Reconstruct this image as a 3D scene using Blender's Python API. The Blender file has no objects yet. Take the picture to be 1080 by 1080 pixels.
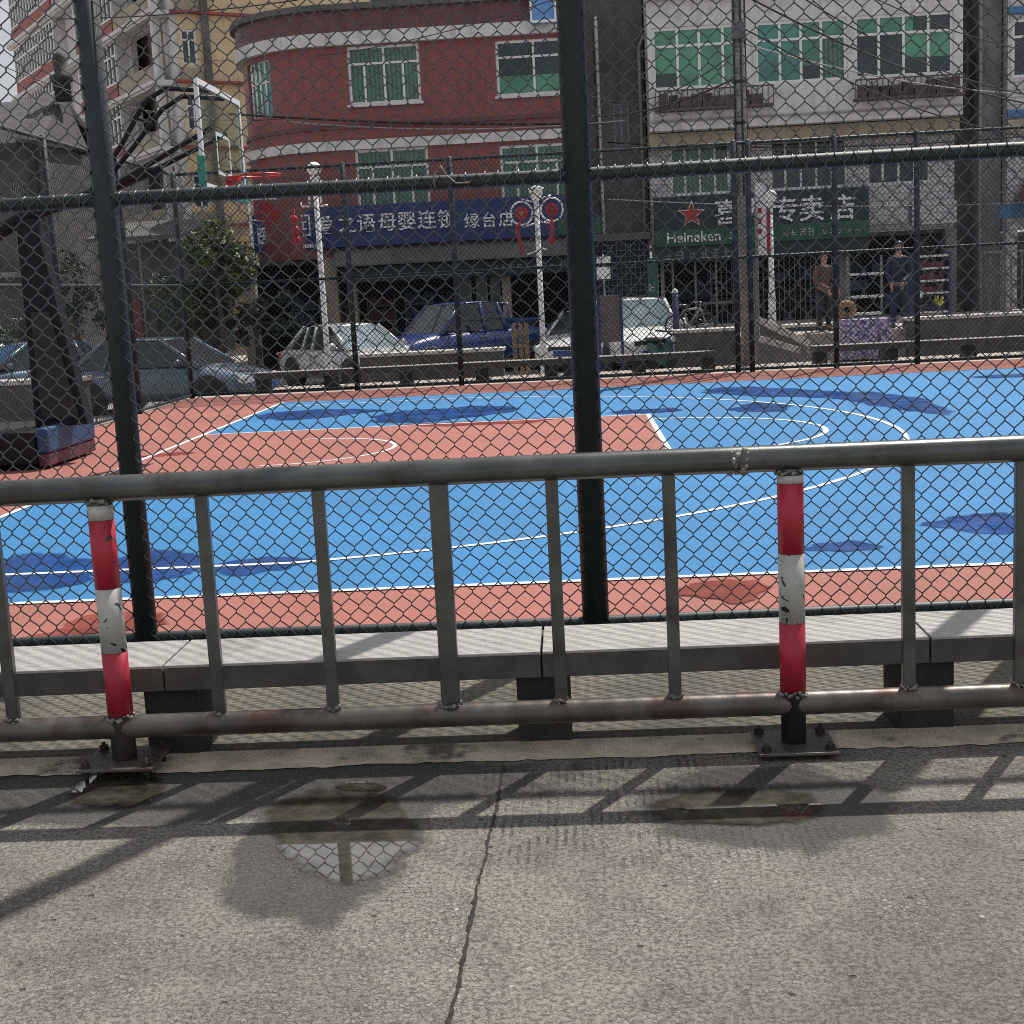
import bpy, bmesh, math, random
from mathutils import Vector, Matrix, noise as mnoise
random.seed(7)
SC = bpy.context.scene
COL = SC.collection
RAD = math.radians

# ------------------------------------------------------------------ camera model (metres; X along the court, Y away from us)
F, PITCH, ROLL, YAW = 1451.39, .161, .051, .051
CAM = Vector((4.891, -7.802, 1.693))
_Rz = Matrix.Rotation(YAW, 3, 'Z')
_fw = Vector((0, math.cos(PITCH), -math.sin(PITCH))); _up = Vector((0, math.sin(PITCH), math.cos(PITCH))); _rt = Vector((1, 0, 0))
RT = _Rz @ (math.cos(ROLL) * _rt - math.sin(ROLL) * _up)
UP = _Rz @ (math.sin(ROLL) * _rt + math.cos(ROLL) * _up)
FW = _Rz @ _fw

def ray(x, y): return FW + RT * ((x - 540) / F) - UP * ((y - 540) / F)
def at(x, y, Y):            # survey: the point at depth Y seen at photo pixel x, y
    d = ray(x, y); return CAM + d * ((Y - CAM.y) / d.y)
def gnd(x, y, z=0):
    d = ray(x, y); return CAM + d * ((z - CAM.z) / d.z)

# ------------------------------------------------------------------ materials
def _nt(name):
    m = bpy.data.materials.new(name); m.use_nodes = True
    nt = m.node_tree; b = nt.nodes['Principled BSDF']
    return m, nt, b
def N(nt, t, **k):
    n = nt.nodes.new(t)
    for a, v in k.items():
        if a.startswith('i_'): n.inputs[a[2:].replace('_', ' ')].default_value = v
        else: setattr(n, a, v)
    return n
def L(nt, a, b): nt.links.new(a, b)
def mixc(nt, fac, a, b, blend='MIX'):
    n = nt.nodes.new('ShaderNodeMix'); n.data_type = 'RGBA'; n.blend_type = blend
    for s, v in ((0, fac), (6, a), (7, b)):
        if isinstance(v, (int, float)): n.inputs[s].default_value = v
        elif isinstance(v, tuple): n.inputs[s].default_value = (*v, 1)
        else: nt.links.new(v, n.inputs[s])
    return n.outputs[2]
def math_(nt, op, a, b=None, c=None, clamp=False):
    n = nt.nodes.new('ShaderNodeMath'); n.operation = op; n.use_clamp = clamp
    for i, v in enumerate((a, b, c)):
        if v is None: continue
        if isinstance(v, (int, float)): n.inputs[i].default_value = v
        else: nt.links.new(v, n.inputs[i])
    return n.outputs[0]
def smooth(nt, v, lo, hi, a=0, b=1):
    n = nt.nodes.new('ShaderNodeMapRange'); n.interpolation_type = 'SMOOTHSTEP'
    nt.links.new(v, n.inputs[0])
    for i, q in enumerate((lo, hi, a, b)): n.inputs[i + 1].default_value = q
    return n.outputs[0]
def noise(nt, co, scale, detail=4, rough=.55, dist=0):
    n = nt.nodes.new('ShaderNodeTexNoise'); nt.links.new(co, n.inputs['Vector'])
    n.inputs['Scale'].default_value = scale; n.inputs['Detail'].default_value = detail
    n.inputs['Roughness'].default_value = rough; n.inputs['Distortion'].default_value = dist
    return n.outputs['Fac']
def coords(nt): return nt.nodes.new('ShaderNodeTexCoord').outputs['Object']
def bump(nt, b, h, strength=.3, dist=.01):
    n = nt.nodes.new('ShaderNodeBump'); n.inputs['Strength'].default_value = strength; n.inputs['Distance'].default_value = dist
    nt.links.new(h, n.inputs['Height']); nt.links.new(n.outputs[0], b.inputs['Normal'])
    return n

def rain_streaks(nt, co, c, col, amt):
    mp = N(nt, 'ShaderNodeVectorMath', operation='MULTIPLY'); L(nt, co, mp.inputs[0]); mp.inputs[1].default_value = (3.2, 3.2, .22)
    k = math_(nt, 'MULTIPLY', smooth(nt, noise(nt, mp.outputs[0], 1.6, 7, .7), .48, .72), smooth(nt, noise(nt, co, .45, 4, .6), .35, .62))
    return mixc(nt, math_(nt, 'MULTIPLY', k, amt), c, tuple(x * .32 for x in col))
def mat(name, col, rough=.5, metal=0, var=.18, scale=6, bmp=0, spec=.5, coat=0, dirt=None, dirt_amt=.5, dirt_scale=3, dirt_lo=.52, dirt_hi=.7, streak=0):
    m, nt, b = _nt(name)
    co = coords(nt)
    n1 = noise(nt, co, scale, 6, .6)
    lo = tuple(c * (1 - var) for c in col); hi = tuple(min(1, c * (1 + var)) for c in col)
    c = mixc(nt, smooth(nt, n1, .3, .7), lo, hi)
    if dirt:
        c = mixc(nt, smooth(nt, noise(nt, co, dirt_scale, 8, .65), dirt_lo, dirt_hi, 0, dirt_amt), c, dirt)
    if streak: c = rain_streaks(nt, co, c, col, streak)
    L(nt, c, b.inputs['Base Color'])
    b.inputs['Roughness'].default_value = rough; b.inputs['Metallic'].default_value = metal
    b.inputs['Specular IOR Level'].default_value = spec; b.inputs['Coat Weight'].default_value = coat
    if bmp: bump(nt, b, noise(nt, co, scale * 6, 6, .7), bmp, .01)
    return m

M = {}
M['green_steel'] = mat('green_steel', (.009, .022, .025), .55, var=.25, scale=9, dirt=(.07, .05, .035), dirt_amt=.35, dirt_scale=14, dirt_lo=.62, dirt_hi=.75, bmp=.05)
M['green_wire'] = mat('green_wire', (.010, .020, .022), .45, .35, var=.2, scale=5, spec=1.0, coat=1.0)
M['green_wire'].node_tree.nodes['Principled BSDF'].inputs['Coat Roughness'].default_value = .42
M['far_wire'] = mat('far_wire', (.007, .015, .017), .4, var=.2, scale=5)
M['steel'] = mat('steel', (.10, .106, .104), .27, .6, var=.25, scale=4, dirt=(.055, .042, .034), dirt_amt=.6, dirt_scale=7, bmp=.08)
M['steel_rusty'] = mat('steel_rusty', (.12, .108, .095), .40, .4, var=.3, scale=5, dirt=(.085, .035, .026), dirt_amt=.75, dirt_scale=4, dirt_lo=.48, dirt_hi=.62, bmp=.12)
M['weld'] = mat('weld', (.30, .28, .25), .45, .6, var=.5, scale=60, bmp=.6, dirt=(.16, .08, .04), dirt_scale=30)
M['bolt'] = mat('bolt', (.05, .04, .035), .6, .5, var=.4, scale=40)
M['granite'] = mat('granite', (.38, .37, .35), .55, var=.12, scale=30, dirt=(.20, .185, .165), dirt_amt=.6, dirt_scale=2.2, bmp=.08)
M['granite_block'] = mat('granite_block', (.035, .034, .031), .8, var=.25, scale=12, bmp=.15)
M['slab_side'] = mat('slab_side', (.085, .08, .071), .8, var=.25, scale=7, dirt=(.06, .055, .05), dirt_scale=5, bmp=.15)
M['planter_stone'] = mat('planter_stone', (.27, .255, .235), .75, var=.22, scale=3, dirt=(.12, .11, .10), bmp=.15)
M['line'] = mat('court_line', (.56, .58, .60), .55, var=.06, scale=8, dirt=(.5, .55, .6), dirt_amt=.35)
M['white_paint'] = mat('white_paint', (.72, .72, .70), .4, var=.08, scale=3, dirt=(.4, .37, .33), dirt_amt=.4)
M['white_enamel'] = mat('white_enamel', (.75, .75, .74), .25, var=.04, scale=2, coat=.5)
M['asphalt'] = mat('street', (.27, .245, .22), .85, var=.15, scale=.6, dirt=(.22, .20, .19), dirt_scale=.35, bmp=.2)
M['terrace'] = mat('terrace_paving', (.36, .305, .27), .8, var=.14, scale=1.2, dirt=(.30, .25, .22), dirt_scale=.8, bmp=.15)
M['black'] = mat('black_plastic', (.015, .015, .016), .45, var=.3)
M['rubber'] = mat('rubber', (.018, .018, .018), .8, var=.3, scale=20, bmp=.2)
M['alloy'] = mat('alloy', (.45, .46, .48), .3, .8, var=.1)
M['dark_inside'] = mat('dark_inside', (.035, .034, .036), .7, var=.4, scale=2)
M['red_paint'] = mat('red_paint', (.42, .02, .018), .4, var=.15, scale=6)
M['red_cloth'] = mat('red_cloth', (.38, .018, .035), .7, var=.25, scale=20)
M['brick'] = None

def brick_mat(name, c1, c2, mortar, bw, bh, rough=.7, ms=.012):
    m, nt, b = _nt(name); co = coords(nt)
    sep = N(nt, 'ShaderNodeSeparateXYZ'); L(nt, co, sep.inputs[0])
    cb = N(nt, 'ShaderNodeCombineXYZ'); L(nt, math_(nt, 'ADD', sep.outputs[0], math_(nt, 'MULTIPLY', sep.outputs[1], .83)), cb.inputs[0]); L(nt, sep.outputs[2], cb.inputs[1])
    br = N(nt, 'ShaderNodeTexBrick'); L(nt, cb.outputs[0], br.inputs['Vector'])
    br.inputs['Scale'].default_value = 1; br.inputs['Brick Width'].default_value = bw; br.inputs['Row Height'].default_value = bh
    br.inputs['Mortar Size'].default_value = ms; br.inputs['Color1'].default_value = (*c1, 1); br.inputs['Color2'].default_value = (*c2, 1); br.inputs['Mortar'].default_value = (*mortar, 1)
    st = smooth(nt, noise(nt, co, .7, 7, .7), .45, .75, 0, .45)
    c = mixc(nt, st, br.outputs['Color'], tuple(x * .55 for x in c1))
    c = rain_streaks(nt, co, c, c1, .8)
    L(nt, c, b.inputs['Base Color']); b.inputs['Roughness'].default_value = rough
    bump(nt, b, br.outputs['Fac'], -.3, .006)
    return m
M['brick'] = brick_mat('red_tile', (.275, .072, .068), (.235, .058, .055), (.22, .075, .07), .24, .065, .5)
M['brick_dark'] = brick_mat('parapet_tile', (.17, .06, .062), (.13, .045, .05), (.08, .05, .05), .3, .22, .55)
M['white_tile'] = brick_mat('white_tile', (.56, .54, .55), (.50, .48, .49), (.30, .29, .29), .3, .2, .35, .02)
M['white_band'] = mat('white_band', (.60, .585, .57), streak=.75, rough=.6, var=.12, scale=2, dirt=(.35, .32, .30), dirt_scale=2.5)
M['grey_band'] = mat('grey_band', (.30, .285, .275), streak=.75, rough=.7, var=.18, scale=2, dirt=(.18, .16, .15))
M['yellow_wall'] = mat('yellow_wall', (.66, .51, .31), streak=.75, rough=.7, var=.08, scale=1, dirt=(.42, .33, .22), dirt_amt=.4, dirt_scale=.5)
M['tan_wall'] = mat('tan_wall', (.37, .31, .23), streak=.75, rough=.75, var=.15, scale=.8, dirt=(.22, .18, .14))
M['red_panel'] = mat('red_panel', (.30, .065, .06), .6, var=.15, scale=1.5)
M['planter_wall'] = mat('planter_wall', (.10, .095, .085), .85, var=.3, scale=2, dirt=(.05, .048, .044), bmp=.2)
M['grey_wall'] = mat('grey_wall', (.21, .205, .20), streak=.75, rough=.85, var=.3, scale=.7, dirt=(.10, .095, .09), dirt_scale=1.2, bmp=.2)
M['dark_grey_wall'] = mat('dark_grey_wall', (.12, .115, .11), streak=.75, rough=.85, var=.3, scale=.9, dirt=(.05, .05, .05), dirt_scale=1.5, bmp=.2)
M['roof_tile'] = mat('roof_tile', (.045, .042, .042), .8, var=.35, scale=4, bmp=.4)
M['flower_box'] = mat('flower_box', (.09, .062, .062), .7, var=.5, scale=5)
M['blue_sign'] = mat('blue_sign', (.016, .03, .14), .45, var=.12, scale=1.2)
M['green_sign'] = mat('green_sign', (.005, .024, .023), .45, var=.2, scale=1.2)
M['green_strip'] = mat('green_strip', (.008, .085, .04), .45, var=.2, scale=1.2)
M['lettering'] = mat('lettering', (.72, .73, .76), .5, var=.06)
M['dim_lettering'] = mat('dim_lettering', (.36, .40, .40), .5, var=.15)
M['awning_brown'] = mat('awning_brown', (.16, .075, .06), .8, var=.2)
M['blue_panel'] = mat('blue_panel', (.05, .16, .34), .4, var=.15)
M['sky_blue'] = mat('sky_blue_plastic', (.12, .30, .62), .35, var=.15, scale=5)
M['navy'] = mat('navy_cloth', (.012, .022, .06), .8, var=.4, scale=8)
M['navy_metal'] = mat('navy_metal', (.02, .035, .12), .5, var=.3)
M['brown_cloth'] = mat('brown_cloth', (.14, .07, .06), .85, var=.3, scale=9, bmp=.2)
M['wood'] = mat('wood', (.26, .17, .11), .7, var=.35, scale=7, bmp=.2)
M['board_brown'] = mat('brown_board', (.13, .11, .105), .7, var=.25, scale=3)
M['straw'] = mat('straw', (.34, .21, .11), .8, var=.4, scale=30, bmp=.4)
M['pole_concrete'] = mat('pole_concrete', (.25, .225, .21), .85, var=.3, scale=5, dirt=(.12, .08, .06), dirt_scale=2, bmp=.2)
M['cable'] = mat('cable_black', (.015, .015, .015), .55, var=.2)
M['pale_stone'] = mat('pale_stone', (.52, .49, .46), .7, var=.1, scale=4)
M['pad_blue'] = mat('pad_blue', (.02, .06, .15), .5, var=.15, scale=4)
M['pad_red'] = mat('pad_maroon', (.09, .028, .04), .5, var=.15, scale=4)
M['pad_green'] = mat('pad_green', (.03, .24, .17), .5, var=.1)
M['stand_black'] = mat('stand_paint', (.010, .0105, .013), .55, var=.3, scale=5, spec=.25, dirt=(.30, .30, .30), dirt_amt=.7, dirt_scale=9, dirt_lo=.70, dirt_hi=.74)
M['teal'] = mat('teal_paint', (.03, .13, .12), .5, var=.3)
M['teal_banner'] = mat('teal_banner', (.015, .07, .07), .6, var=.2)
M['globe'] = mat('lamp_globe', (.80, .79, .74), .25, var=.05)
M['shelf'] = mat('shelf_white', (.62, .63, .62), .5, var=.1)
M['goods'] = mat('goods_red', (.16, .04, .04), .6, var=.7, scale=9)
M['goods_blue'] = mat('goods_blue', (.05, .09, .15), .6, var=.6, scale=9)
M['frame_grey'] = mat('frame_grey', (.22, .23, .23), .5, .3, var=.2)
M['gate_grey'] = mat('gate_grey', (.20, .20, .19), .5, .3, var=.3)
M['trunk'] = mat('bark', (.07, .052, .04), .9, var=.4, scale=12, bmp=.5)
M['soil'] = mat('soil', (.05, .04, .03), .95, var=.4)

def leaf_mat(name, a, b_):
    m, nt, b = _nt(name); co = coords(nt)
    c = mixc(nt, smooth(nt, noise(nt, co, 2.2, 3), .35, .65), a, b_)
    c = mixc(nt, smooth(nt, noise(nt, co, 14, 2), .4, .7, 0, .6), c, tuple(min(1, x * 1.7) for x in b_))
    L(nt, c, b.inputs['Base Color']); b.inputs['Roughness'].default_value = .55
    return m
M['leaf'] = leaf_mat('leaf', (.035, .06, .018), (.09, .115, .03))
M['leaf_dark'] = leaf_mat('leaf_dark', (.018, .035, .014), (.04, .065, .022))

def glass_mat(name, col, rough=.06, curtain=None):
    m, nt, b = _nt(name); co = coords(nt)
    c = mixc(nt, smooth(nt, noise(nt, co, .9, 3), .35, .65), tuple(x * .6 for x in col), col)
    if curtain:
        w = N(nt, 'ShaderNodeTexWave', wave_type='BANDS', bands_direction='X'); L(nt, co, w.inputs['Vector'])
        w.inputs['Scale'].default_value = 2.6; w.inputs['Distortion'].default_value = 2; w.inputs['Detail'].default_value = 2
        c = mixc(nt, math_(nt, 'MULTIPLY', w.outputs['Fac'], .8), c, curtain)
    L(nt, c, b.inputs['Base Color']); b.inputs['Roughness'].default_value = rough; b.inputs['Specular IOR Level'].default_value = .6
    return m
M['glass_green'] = glass_mat('green_window_glass', (.09, .30, .18))
M['glass_teal'] = glass_mat('teal_window_glass', (.065, .25, .21))
M['glass_curtain'] = glass_mat('curtained_window_glass', (.035, .115, .08), .1, (.10, .21, .155))
M['glass_dark'] = glass_mat('dark_window_glass', (.025, .05, .05))
M['car_glass'] = glass_mat('car_glass', (.03, .045, .05), .03)
M['windscreen'] = glass_mat('windscreen_glass', (.20, .27, .30), .04)
M['blue_reflection_screen'] = glass_mat('blue_reflection_glass', (.07, .15, .30), .05)  # blue base colour stands in for a reflection on the glass
M['shop_glass'] = glass_mat('shop_glass', (.12, .15, .14), .1)

def car_paint(name, col, metal=0):
    m = mat(name, col, .28, metal, var=.05, scale=2, coat=.8, dirt=tuple(c * .6 + .02 for c in col), dirt_amt=.3, dirt_scale=2)
    return m
M['paint_white'] = car_paint('car_white', (.66, .66, .65))
M['paint_silver'] = car_paint('car_silver', (.52, .52, .51), .2)
M['paint_blue'] = car_paint('car_blue', (.018, .05, .21))
M['paint_slate'] = car_paint('car_slate', (.11, .165, .225), .3)
M['lamp_clear'] = mat('lamp_clear', (.75, .76, .78), .1, var=.03)
M['lamp_red'] = mat('lamp_red', (.4, .012, .015), .15, var=.05)
M['plate_blue'] = mat('plate_blue', (.02, .06, .32), .4, var=.05)

# chipped paint bands of the railing posts
def chipped(name, col, lo=.64):
    m, nt, b = _nt(name); co = coords(nt)
    base = mixc(nt, smooth(nt, noise(nt, co, 6, 5), .3, .7), tuple(c * .88 for c in col), tuple(min(1, c * 1.08) for c in col))
    scuff = smooth(nt, noise(nt, co, 22, 8, .7), .55, .8, 0, .4)
    base = mixc(nt, scuff, base, tuple(c * .6 for c in col))
    ch = smooth(nt, noise(nt, co, 17, 3, .5, .6), lo, lo + .015)
    c = mixc(nt, ch, base, (.03, .025, .02))
    L(nt, c, b.inputs['Base Color']); b.inputs['Roughness'].default_value = .45
    bump(nt, b, ch, -.5, .003)
    return m
M['band_white'] = chipped('chipped_white_paint', (.42, .412, .385), .615)
M['band_red'] = chipped('chipped_red_paint', (.40, .016, .038), .67)

def court_mat(name, col, rough=.75, wet=None):
    m, nt, b = _nt(name); co = coords(nt)
    c = mixc(nt, smooth(nt, noise(nt, co, .35, 6, .6), .35, .68), tuple(x * .90 for x in col), tuple(min(1, x * 1.08) for x in col))
    c = mixc(nt, smooth(nt, noise(nt, co, 1.6, 8, .7, .4), .50, .72, 0, .45), c, tuple(x * .60 + .025 for x in col))
    c = mixc(nt, smooth(nt, noise(nt, co, .9, 9, .75, 1.5), .57, .70, 0, .35), c, tuple(x * .85 + .035 for x in col))
    c = mixc(nt, smooth(nt, noise(nt, co, 160, 2), .45, .7, 0, .05), c, (.6, .62, .65))
    L(nt, c, b.inputs['Base Color']); b.inputs['Roughness'].default_value = rough
    b.inputs['Specular IOR Level'].default_value = .25
    bump(nt, b, noise(nt, co, 220, 3, .6), .25, .002)
    return m
M['court_blue'] = court_mat('court_blue', (.021, .158, .36))
M['court_red'] = court_mat('court_red', (.29, .102, .083))
def wet_edge(nt, b, co, scale, amt, lo=.2, hi=.5):      # the film thins out and breaks up towards its rim
    d = N(nt, 'ShaderNodeAttribute', attribute_name='depth')
    v = math_(nt, 'ADD', d.outputs['Fac'], math_(nt, 'MULTIPLY', math_(nt, 'SUBTRACT', noise(nt, co, scale, 6, .65), .5), amt * 2))
    L(nt, smooth(nt, v, lo, hi), b.inputs['Alpha'])
def wet_mat(name, col, rough=.12):
    m, nt, b = _nt(name); co = coords(nt)
    c = mixc(nt, smooth(nt, noise(nt, co, 1.4, 6, .65), .35, .68), tuple(x * .75 for x in col), tuple(x * 1.35 for x in col))
    L(nt, c, b.inputs['Base Color']); b.inputs['Specular IOR Level'].default_value = .22
    L(nt, smooth(nt, noise(nt, co, 3, 6, .6), .4, .65, rough, .4), b.inputs['Roughness'])
    wet_edge(nt, b, co, 2.6, .8, .12, .62)
    return m
M['wet_blue'] = wet_mat('wet_blue', (.003, .045, .19), .25)
M['wet_red'] = wet_mat('wet_red', (.21, .042, .03), .25)

# foreground concrete: worn aggregate, broom grooves, damp zones with their own outline
DAMP = [(4.05, -3.66, .33, .72), (3.2, -3.2, .36, .34), (5.45, -3.52, .46, .40), (3.45, -3.22, 1.5, .33)]
def pavement_mat(name, damp=True):
    m, nt, b = _nt(name); co = coords(nt)
    big = noise(nt, co, .8, 7, .65); mid = noise(nt, co, 6, 8, .72, .4); fine = noise(nt, co, 62, 8, .82, .2)
    c = mixc(nt, smooth(nt, big, .36, .64), (.262, .238, .206), (.395, .36, .314))
    c = mixc(nt, smooth(nt, mid, .46, .66, 0, .5), c, (.16, .14, .117))
    c = mixc(nt, smooth(nt, fine, .46, .55, 0, .72), c, (.062, .055, .046))
    c = mixc(nt, smooth(nt, noise(nt, co, 95, 6, .8, .3), .56, .64, 0, .8), c, (.44, .41, .36))
    c = mixc(nt, smooth(nt, noise(nt, co, 2.4, 6, .7, 1.2), .58, .70, 0, .35), c, (.36, .33, .285))
    warpv = N(nt, 'ShaderNodeVectorMath', operation='ADD'); wn = N(nt, 'ShaderNodeTexNoise'); L(nt, co, wn.inputs['Vector']); wn.inputs['Scale'].default_value = 40; wn.inputs['Detail'].default_value = 3
    wsc = N(nt, 'ShaderNodeVectorMath', operation='SCALE'); L(nt, wn.outputs['Color'], wsc.inputs[0]); wsc.inputs['Scale'].default_value = .02
    L(nt, co, warpv.inputs[0]); L(nt, wsc.outputs[0], warpv.inputs[1])
    vo = N(nt, 'ShaderNodeTexVoronoi'); L(nt, warpv.outputs[0], vo.inputs['Vector']); vo.inputs['Scale'].default_value = 64
    ve = N(nt, 'ShaderNodeTexVoronoi', feature='DISTANCE_TO_EDGE'); L(nt, warpv.outputs[0], ve.inputs['Vector']); ve.inputs['Scale'].default_value = 64
    sepc = N(nt, 'ShaderNodeSeparateColor'); L(nt, vo.outputs['Color'], sepc.inputs[0])
    gap = math_(nt, 'MULTIPLY', smooth(nt, ve.outputs['Distance'], .02, .13, 1, 0), smooth(nt, noise(nt, co, 3.1, 5, .7), .42, .62))
    c = mixc(nt, math_(nt, 'MULTIPLY', gap, .15), c, (.055, .048, .04))
    peb = math_(nt, 'MULTIPLY', smooth(nt, ve.outputs['Distance'], .06, .2), smooth(nt, sepc.outputs[0], .60, .85))
    wear = smooth(nt, noise(nt, co, 1.7, 5, .6), .40, .60)
    peb = math_(nt, 'MULTIPLY', peb, wear)
    c = mixc(nt, math_(nt, 'MULTIPLY', peb, .55), c, (.50, .465, .41))
    vo2 = N(nt, 'ShaderNodeTexVoronoi'); L(nt, co, vo2.inputs['Vector']); vo2.inputs['Scale'].default_value = 23
    sc2 = N(nt, 'ShaderNodeSeparateColor'); L(nt, vo2.outputs['Color'], sc2.inputs[0])
    fl = math_(nt, 'MULTIPLY', smooth(nt, vo2.outputs['Distance'], .10, .2, 1, 0), smooth(nt, sc2.outputs[1], .975, .985))
    c = mixc(nt, fl, c, (.62, .60, .56))
    pit = math_(nt, 'MULTIPLY', smooth(nt, vo2.outputs['Distance'], .12, .24, 1, 0), smooth(nt, sc2.outputs[2], .985, .992))
    c = mixc(nt, math_(nt, 'MULTIPLY', pit, .8), c, (.05, .045, .04))
    sep = N(nt, 'ShaderNodeSeparateXYZ'); L(nt, co, sep.inputs[0])
    # broom grooves running away from the viewer, only in worn patches
    w = N(nt, 'ShaderNodeTexWave', wave_type='BANDS', bands_direction='X'); L(nt, co, w.inputs['Vector'])
    w.inputs['Scale'].default_value = 11; w.inputs['Distortion'].default_value = .9; w.inputs['Detail'].default_value = 2; w.inputs['Detail Scale'].default_value = 1.0
    gm = math_(nt, 'MULTIPLY', smooth(nt, noise(nt, co, 7, 6, .75), .46, .62), smooth(nt, math_(nt, 'ABSOLUTE', math_(nt, 'SUBTRACT', sep.outputs[0], 5.0)), .35, .8, 1, .25))
    gm = math_(nt, 'MULTIPLY', gm, smooth(nt, sep.outputs[1], -4.3, -3.7))
    groove = math_(nt, 'MULTIPLY', smooth(nt, w.outputs['Fac'], .1, .4, 1, 0), gm)
    c = mixc(nt, math_(nt, 'MULTIPLY', groove, .75), c, (.07, .064, .056))
    rough = .86
    if damp:
        tot = None
        warp = noise(nt, co, 5, 5, .6)
        for cx, cy, rx, ry in DAMP:
            dx = math_(nt, 'DIVIDE', math_(nt, 'SUBTRACT', sep.outputs[0], cx), rx)
            dy = math_(nt, 'DIVIDE', math_(nt, 'SUBTRACT', sep.outputs[1], cy), ry)
            d = math_(nt, 'SQRT', math_(nt, 'ADD', math_(nt, 'MULTIPLY', dx, dx), math_(nt, 'MULTIPLY', dy, dy)))
            d = math_(nt, 'ADD', d, math_(nt, 'MULTIPLY', math_(nt, 'SUBTRACT', warp, .5), .7))
            k = smooth(nt, d, .82, 1.0, 1, 0)
            tot = k if tot is None else math_(nt, 'MAXIMUM', tot, k)
        c = mixc(nt, math_(nt, 'MULTIPLY', tot, .78), c, (.045, .044, .042))
        L(nt, math_(nt, 'SUBTRACT', rough, math_(nt, 'MULTIPLY', tot, .22)), b.inputs['Roughness'])
    else: b.inputs['Roughness'].default_value = rough
    L(nt, c, b.inputs['Base Color']); b.inputs['Specular IOR Level'].default_value = .4
    h = math_(nt, 'ADD', math_(nt, 'MULTIPLY', fine, -1.3), math_(nt, 'MULTIPLY', peb, .5))
    h = math_(nt, 'SUBTRACT', h, math_(nt, 'ADD', math_(nt, 'MULTIPLY', groove, .7), math_(nt, 'MULTIPLY', gap, .3)))
    h = math_(nt, 'SUBTRACT', h, math_(nt, 'MULTIPLY', pit, 1.2))
    if damp: h = math_(nt, 'MULTIPLY', h, math_(nt, 'SUBTRACT', 1, math_(nt, 'MULTIPLY', tot, .12)))
    bump(nt, b, h, 1.0, .012)
    return m
M['pavement'] = pavement_mat('worn_concrete')
M['sunlit_edge'] = mat('sunlit_edge_concrete', (.60, .50, .385), .85, var=.25, scale=5, dirt=(.12, .104, .084), dirt_amt=.9, dirt_scale=2.6, dirt_lo=.55, dirt_hi=.64, bmp=.5)  # whitish pavement edge, with its sunlit paleness put into the base colour
def tile_mat():
    m, nt, b = _nt('dimpled_paving'); co = coords(nt)
    mp = N(nt, 'ShaderNodeVectorMath', operation='SCALE'); L(nt, co, mp.inputs[0]); mp.inputs['Scale'].default_value = 1 / .045
    fr = N(nt, 'ShaderNodeVectorMath', operation='FRACTION'); L(nt, mp.outputs[0], fr.inputs[0])
    sb = N(nt, 'ShaderNodeVectorMath', operation='SUBTRACT'); L(nt, fr.outputs[0], sb.inputs[0]); sb.inputs[1].default_value = (.5, .5, .5)
    ml = N(nt, 'ShaderNodeVectorMath', operation='MULTIPLY'); L(nt, sb.outputs[0], ml.inputs[0]); ml.inputs[1].default_value = (1, 1, 0)
    ln = N(nt, 'ShaderNodeVectorMath', operation='LENGTH'); L(nt, ml.outputs[0], ln.inputs[0])
    dot = smooth(nt, ln.outputs['Value'], .22, .38, 1, 0)
    c = mixc(nt, smooth(nt, noise(nt, co, 2, 7, .7), .35, .65), (.085, .076, .058), (.16, .143, .11))
    c = mixc(nt, math_(nt, 'MULTIPLY', dot, .6), c, (.05, .043, .035))
    c = mixc(nt, smooth(nt, noise(nt, co, 4, 6, .7), .56, .7, 0, .6), c, (.10, .09, .07))
    L(nt, c, b.inputs['Base Color']); b.inputs['Roughness'].default_value = .85
    bump(nt, b, dot, -.8, .012)
    return m
M['tile'] = tile_mat()
def water_mat():
    m, nt, b = _nt('rain_water'); co = coords(nt)
    c = mixc(nt, smooth(nt, noise(nt, co, 9, 6, .65), .35, .65), (.03, .026, .02), (.07, .062, .048))
    L(nt, c, b.inputs['Base Color']); b.inputs['Roughness'].default_value = .015; b.inputs['IOR'].default_value = 1.9
    b.inputs['Specular IOR Level'].default_value = .9
    bump(nt, b, noise(nt, co, 6, 2), .015, .01)
    wet_edge(nt, b, co, 11, .7, .05, .8)
    return m
M['water'] = water_mat()
M['joint'] = mat('joint_grime', (.02, .018, .015), .95, var=.6, scale=40, bmp=.5)
def glass_board():
    m, nt, b = _nt('clear_board')
    b.inputs['Base Color'].default_value = (.75, .86, .82, 1); b.inputs['Roughness'].default_value = .05
    b.inputs['Transmission Weight'].default_value = 1; b.inputs['IOR'].default_value = 1.05
    return m
M['board'] = glass_board()
def floral():
    m, nt, b = _nt('floral_cloth'); co = coords(nt)
    v = N(nt, 'ShaderNodeTexVoronoi'); L(nt, co, v.inputs['Vector']); v.inputs['Scale'].default_value = 17
    c = mixc(nt, smooth(nt, v.outputs['Distance'], .50, .72), (.58, .53, .66), (.12, .10, .34))
    c = mixc(nt, smooth(nt, noise(nt, co, 6, 3), .52, .62, 0, .7), c, (.55, .38, .50))
    L(nt, c, b.inputs['Base Color']); b.inputs['Roughness'].default_value = .8
    return m
M['floral'] = floral()

# ------------------------------------------------------------------ mesh builder
ORG = {}
def setp(o, label=None, cat=None, group=None, kind=None):
    if label: o['label'] = label
    if cat: o['category'] = cat
    if group: o['group'] = group
    if kind: o['kind'] = kind
    return o
def thing(name, loc, label, cat, group=None, rz=0):
    o = bpy.data.objects.new(name, None); COL.objects.link(o)
    o.empty_display_size = .2
    o.location = loc; o.rotation_euler = (0, 0, rz); ORG[o] = Vector(loc)
    return setp(o, label, cat, group)

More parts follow.
